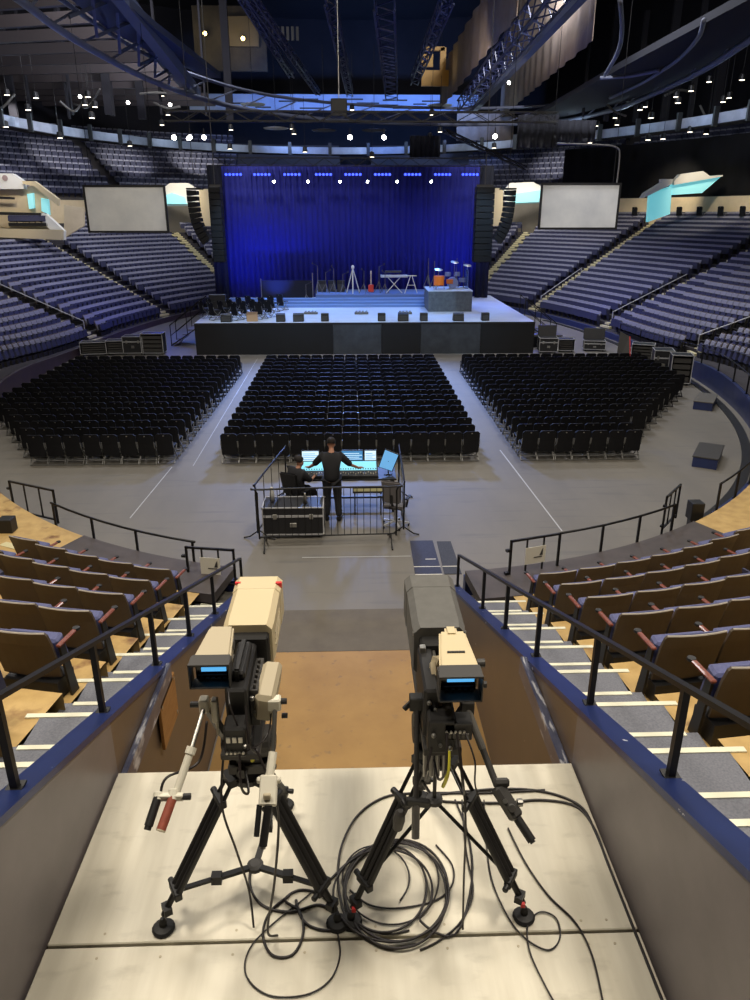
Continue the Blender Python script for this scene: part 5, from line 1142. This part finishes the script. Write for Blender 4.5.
# trusses under the roof
MTr=mat('truss_paint',(46,52,84),.5)
for nm,lab,p,q,s in (('roof_truss','wide blue-lit truss running away at the top centre',(1.6,38.3,15),(3.4,66,15.0),.9),('roof_truss','narrow blue-lit truss just right of the top centre',(4.4,38,15),(4.7,60,15),.5),('roof_truss','thin blue-lit truss left of the top centre',(-.8,38.6,15),(.1,66,15),.45),('roof_truss','blue truss along the left of the tan drape',(7.4,30,13.6),(8.5,62,13.6),.8),('roof_truss','thin pale truss hanging at the upper left centre',(-4.6,38,15),(-3.9,58,15),.3),('roof_truss','second thin truss at the upper left centre',(-4.3,37,15),(-2.4,66,15),.3)):
    truss(nm,lab,p,q,s,MTr,1.1,.05)
for lab,p,q,w_ in (('thick dark blue girder slanting across the upper left',(-8.6,30,14.2),(-9.2,51,12.9),.5),('second girder slanting beside it at the upper left',(-10.3,32,15.2),(-9.6,49,13.2),.35),('flat blue beam along the right side of the blue truss',(8.6,31,13.7),(9.6,64,13.6),.35)):
    o=MB().beam(p,q,w_,w_*1.2).build('roof_girder',mat('girder_blue',(80,88,110),.6)); tag(o,lab,'girder')
m=MB(); A=[Vector((-9.0,31+i*3.2,14.0)) for i in range(6)]; B=[Vector((-10.2,32+i*3.2,12.9)) for i in range(6)]
for i in range(5): m.beam(A[i],B[i+1],.12); m.beam(B[i],A[i+1],.12)
tag(m.build('girder_lacing',mat('girder_blue',(80,88,110),.6)),'zigzag bracing between the girders at the upper left','bracing')
# tan drapes (acoustic banners)
def vdrape(label,P0,P1,z0,z1,m_,amp=.08,n=80,zf=None):
    P0=Vector(P0); P1=Vector(P1); d=(P1-P0)/n; nr=Vector((-d.y,d.x,0)).normalized(); vs=[]
    for off in (0,.05):
        for zi in (0,1):
            for i in range(n+1):
                p=P0+d*i+nr*(amp*math.sin(i*1.05+.5*math.sin(i*.3))+off); vs.append((p.x,p.y,(z0(i/n) if callable(z0) else z0) if zi==0 else z1))
    k=n+1; fs=[]
    for i in range(n): fs+=[(i,i+1,k+i+1,k+i),(2*k+i,3*k+i,3*k+i+1,2*k+i+1),(i,2*k+i,2*k+i+1,i+1)]
    o=MB().add(vs,fs).build('roof_drape',m_,smooth=True); return tag(o,label,'drape')
M_tan=mat('tan_drape',(150,134,118),.9,noise=1,c2=(128,112,98))
vdrape('long pleated tan drape hanging from the roof at the upper right',(11.9,41.3,0),(13.3,72,0),14,22,M_tan)
vdrape('second tan drape hanging left of the blue truss at the upper right',(7.1,36,0),(7.3,66,0),13.9,16.8,M_tan,n=60)
vdrape('short tan drape facing the stage behind the right tan drape',(9.5,72.5,0),(14.5,72.2,0),12.2,14.5,M_tan,n=30)
for x0,x1,z0,z1,y,l in ((7.4,9.2,8.9,10.2,36,'black cloth bundle hanging at the right end of the front truss'),(9.3,11.2,9.2,10.1,37,'wide black cloth hanging right of the bundle by the front truss'),(3.7,5.6,9.4,10.6,50,'dark blue cloth hanging below the roof above the right of the curtain')):
    wavy('hanging_cloth',x0,x1,y,z0,z1,M_drape,l,.08,.3)
# wall panel lit blue high behind the stage, with slots, and two warm wall lamps
t=thing('back_wall_panel','long pale wall panel lit blue high above the far end','wall panel',(0,74.5,0)); a=at(190,112,y=74.5); b=at(478,95,y=74.5)
MB().box(a.x,b.x,0,.2,a.z,b.z).build('panel',mat('panel_paint',(150,165,190),.7,noise=.4,c2=(120,138,168)),t)
m=MB()
for i,(px,py,w_) in enumerate(((243,103,18),(291,101,22),(307,99,20),(263,107,14),(312,108,22),(368,103,20),(353,99,18),(395,100,22),(387,105,20),(405,108,22),(432,101,18),(420,104,12))): p=at(px,py,y=74.4); m.box(p.x-w_*.05,p.x+w_*.05,-.05,0,p.z-.07,p.z+.05)
m.build('slot',M_blk,t)
for i,(px,py) in enumerate(((205,33),(243,38))):
    p=at(px,py,y=72); fixture('wall_lamp',f'warm lamp glowing on the far wall at the upper left, {["left","right"][i]} of two',tuple(p),(p.x,60,p.z-6),mat('lamp_warm',(255,225,150),.3,emit=(255,215,130,9)),.16,'warm lamps on the far wall'); lamp('POINT',(p.x,p.y-1.0,p.z-.3),None,70,(1,.78,.42),.2,name='warm_wall')
t=thing('wall_cabinet','tan panel coloured as the warm glow round the right wall lamp','housing',tuple(at(243,28,y=73))); MB().box(-4.2,1.9,0,.3,-3.2,1.6).build('box',mat('glow_tan',(66,60,50),.8,noise=.6,c2=(40,37,34)),t); MB().box(-1.3,1.3,-.3,0,-1.4,.8).build('face',mat('glow_tan2',(96,86,66),.8),t)  # tan panel and paler face paint in the warm glow on the wall
t=thing('ceiling_vent','small lit vent hanging below the roof at the upper centre left','vent',tuple(at(284,34,y=66))); 
for k in range(7): MB().box(-1.3+.37*k,-1.1+.37*k,0,.3,-.4,.5).build('slat',M_mgrey,t)
t=thing('yellow_hoist','yellow hoist bracket hanging near the tan drape','hoist',tuple(at(436,62,y=60))); My=mat('hoist_yellow',(190,140,40),.5)
MB().box(-1.0,1.0,0,.3,-1.5,-.5).box(-1.0,-.2,0,.3,-.3,.5).box(.3,.7,0,.3,-.5,.9).box(-.9,.6,0,.3,.7,.95).build('frame',My,t); lamp('POINT',tuple(at(436,70,y=57)),None,14,(1,.8,.4),.2,name='hoist_glow')
# hanging oval ceiling lights below the roof
for i,(px,py) in enumerate(((253,105),(276,129),(324,131),(374,131),(440,106))):
    p=at(px,py,y=66); t=thing('oval_light',f'flat oval lamp hanging above the far end, {nth(i)} from the left','light',tuple(p),0,'oval lamps above the far end'); MB().lathe((0,0,0),[(.9,0),(1.0,.06),(.5,.14)],20).build('shade',M_white if i in (0,1,4) else M_mgrey,t); MB().cyl((0,0,.1),(0,0,6),.02,n=6).build('hanging_cable',M_black,t)
# small downlights under the upper tier roof, left and right of the stage
random.seed(11)
LP=[(7,95),(36,98),(28,110),(88,97),(85,105),(95,107),(92,118),(162,96),(168,115),(162,125),(231,120),(231,130),(292,129),(294,134),(352,110),(6,127),(60,138),(130,146),(230,149),(305,152),(372,157),(432,115),(440,132),(430,138),(494,148),
 (709,82),(742,80),(676,97),(691,91),(678,103),(729,98),(723,102),(645,107),(651,118),(615,118),(617,125),(584,122),(582,130),(553,128),(613,134),(632,137),(648,140),(690,132),(663,139),(566,135),(590,143),(706,134),(597,126),(640,110)]
for i,(px,py) in enumerate(LP):
    p=at(px,py,y=58 if 100<px<640 else 50); sd='left' if px<375 else 'right'
    t=thing('downlight',f'small glowing downlight hanging in the dark above the {sd} stands, {nth(sum(1 for q in LP[:i+1] if (q[0]<375)==(px<375))-1)} in the cluster','light',tuple(p),0,f'downlights above the {sd} stands')
    MB().lathe((0,0,.0),[(.18,0),(.16,.3),(.05,.36)],12).build('housing',M_blk,t); MB().lathe((0,0,-.012),[(.15,0),(.15,.012)],12).build('lens',M_hot2,t); MB().cyl((0,0,.3),(0,0,3.5),.015,n=5).build('stem',M_black,t)
for i,(px,py) in enumerate(((80,96),(128,102),(174,137),(188,138),(170,104),(509,82))):
    p=at(px,py,y=55); fixture('house_spotlight',f'bright house spotlight at the upper {"left" if px<375 else "right"}, {nth(i)} of the loose ones',tuple(p),(p.x*.6,30,0),M_hot,.10 if i!=2 else .15,'house spotlights')
# dark clutter of pipes and hangers in the rim, and curved pipes at the upper right
for i,pts in enumerate(([(620,0),(622,30),(618,52),(605,75)],[(704,20),(698,38),(680,58),(660,72),(640,84),(610,98)],[(600,78),(630,76),(660,70)])):
    z=12.6; o=MB().tube(smooth_path([at(a,b,z=z) for a,b in pts],6),.09,6).build('bent_pipe',mat('ring_pipe',(96,100,116),.6),smooth=True); tag(o,f'curved grey pipe under the dark deck at the upper right, {nth(i)} of three','pipe','curved pipes at the upper right')
random.seed(5)
for i,px in enumerate((10,28,64,68,105,110,138,160,205,228,585,610,640,670,695,720)):
    y=55+random.uniform(-.5,3); p=at(px,random.uniform(70,95),y=y); t=thing('hanging_column',f'dark hanger column dropping from the roof to the catwalk, {nth(i)} from the left','column',(p.x,p.y,0),0,'hanger columns round the rim')
    w_=random.choice((.12,.3,.5)); MB().box(-w_/2,w_/2,-.15,.15,12.2,18+random.uniform(0,3)).build('column',M_dark,t)
for i in range(10):
    px=(15,60,100,140,180,600,630,665,700,735)[i]; a=at(px,random.uniform(88,112),y=54); b=at(px+random.choice((-26,26,34)),random.uniform(80,118),y=54+random.uniform(-2,2))
    o=MB().tube(smooth_path([a,(Vector(a)+Vector(b))/2+Vector((0,0,random.uniform(-.8,.8))),b],4),.07,6).build('duct_pipe',M_mgrey); tag(o,f'thin pipe or duct in the dark rim above the stands, {nth(i)} from the left','pipe','pipes in the dark rim')
t=thing('winch_motor','dark motor box hanging above the front truss','motor',tuple(at(339,108,y=31))); MB().box(-.3,.3,-.2,.2,-.3,.3).build('box',M_blk,t,bevel=.03); MB().cyl((0,0,.3),(0,0,8),.02).build('chain',M_steel,t)

# handrails beside the aisles of the side stands
for tt,side,k1,lab in ((88,'right',9,'pale handrail climbing the nearest visible aisle of the right stand'),(107,'right',9,'pale handrail climbing the middle aisle of the right stand'),(127,'right',8,'pale handrail on the far aisle of the right stand'),(-101,'left',9,'pale handrail climbing the middle aisle of the left stand'),(-78,'left',7,'pale handrail climbing the nearest aisle of the left stand')):
    t=thing('aisle_railing',lab,'railing'); s_=.5 if tt<0 else -.5
    def ap(k,h):
        c=oval(tt,row_d(tt,k)); e=oval(tt,row_d(tt,k)+.3); dr=(e-c).normalized(); return c+Vector((-dr.y,dr.x,0))*s_+Vector((0,0,row_z(tt,k)+h))
    MB().tube([ap(1,.3)]+[ap(k,.95) for k in range(1,k1)]+[ap(k1-1,.3)],.025,6).build('handrail',M_alu,t)
    for k in range(2,k1,2): a=ap(k,0); MB().box(a.x-.02,a.x+.02,a.y-.02,a.y+.02,a.z,a.z+.95).build('post',M_black,t)

# added black sheets standing in for the darkness of the right upper tier
for i in range(5):
    a,b=64+16*i,80+16*i; vs=[]; n=40
    for z in (7.3,11.05):
        for off in (0,.05):
            for j in range(n+1): tt=a+(b-a)*j/n; vs.append(oval(tt,14.72+.07*math.sin(j*1.1)+off,z))
    k=n+1; fs=[]
    for j in range(n): fs+=[(j,j+1,2*k+j+1,2*k+j),(k+j,3*k+j,3*k+j+1,k+j+1),(2*k+j,2*k+j+1,3*k+j+1,3*k+j),(j,k+j,k+j+1,j+1)]
    o=MB().add(vs,fs).build('dark_tier_sheet',mat('dark_tier_cloth',(10,10,14),.95),smooth=True); tag(o,f'added black sheet darkening the upper tier at the right, {nth(i)} panel from the right edge','curtain','added black sheets above the right stand')
q=0
for px in (14,20,26,32,38,44):
    p=at(px,226,y=49.75); dup(SEATQ,(p.x,p.y,p.z),PI,f'dark suite seat inside the left portal, {nth(q)} from the left','suite seats in the left portal'); q+=1
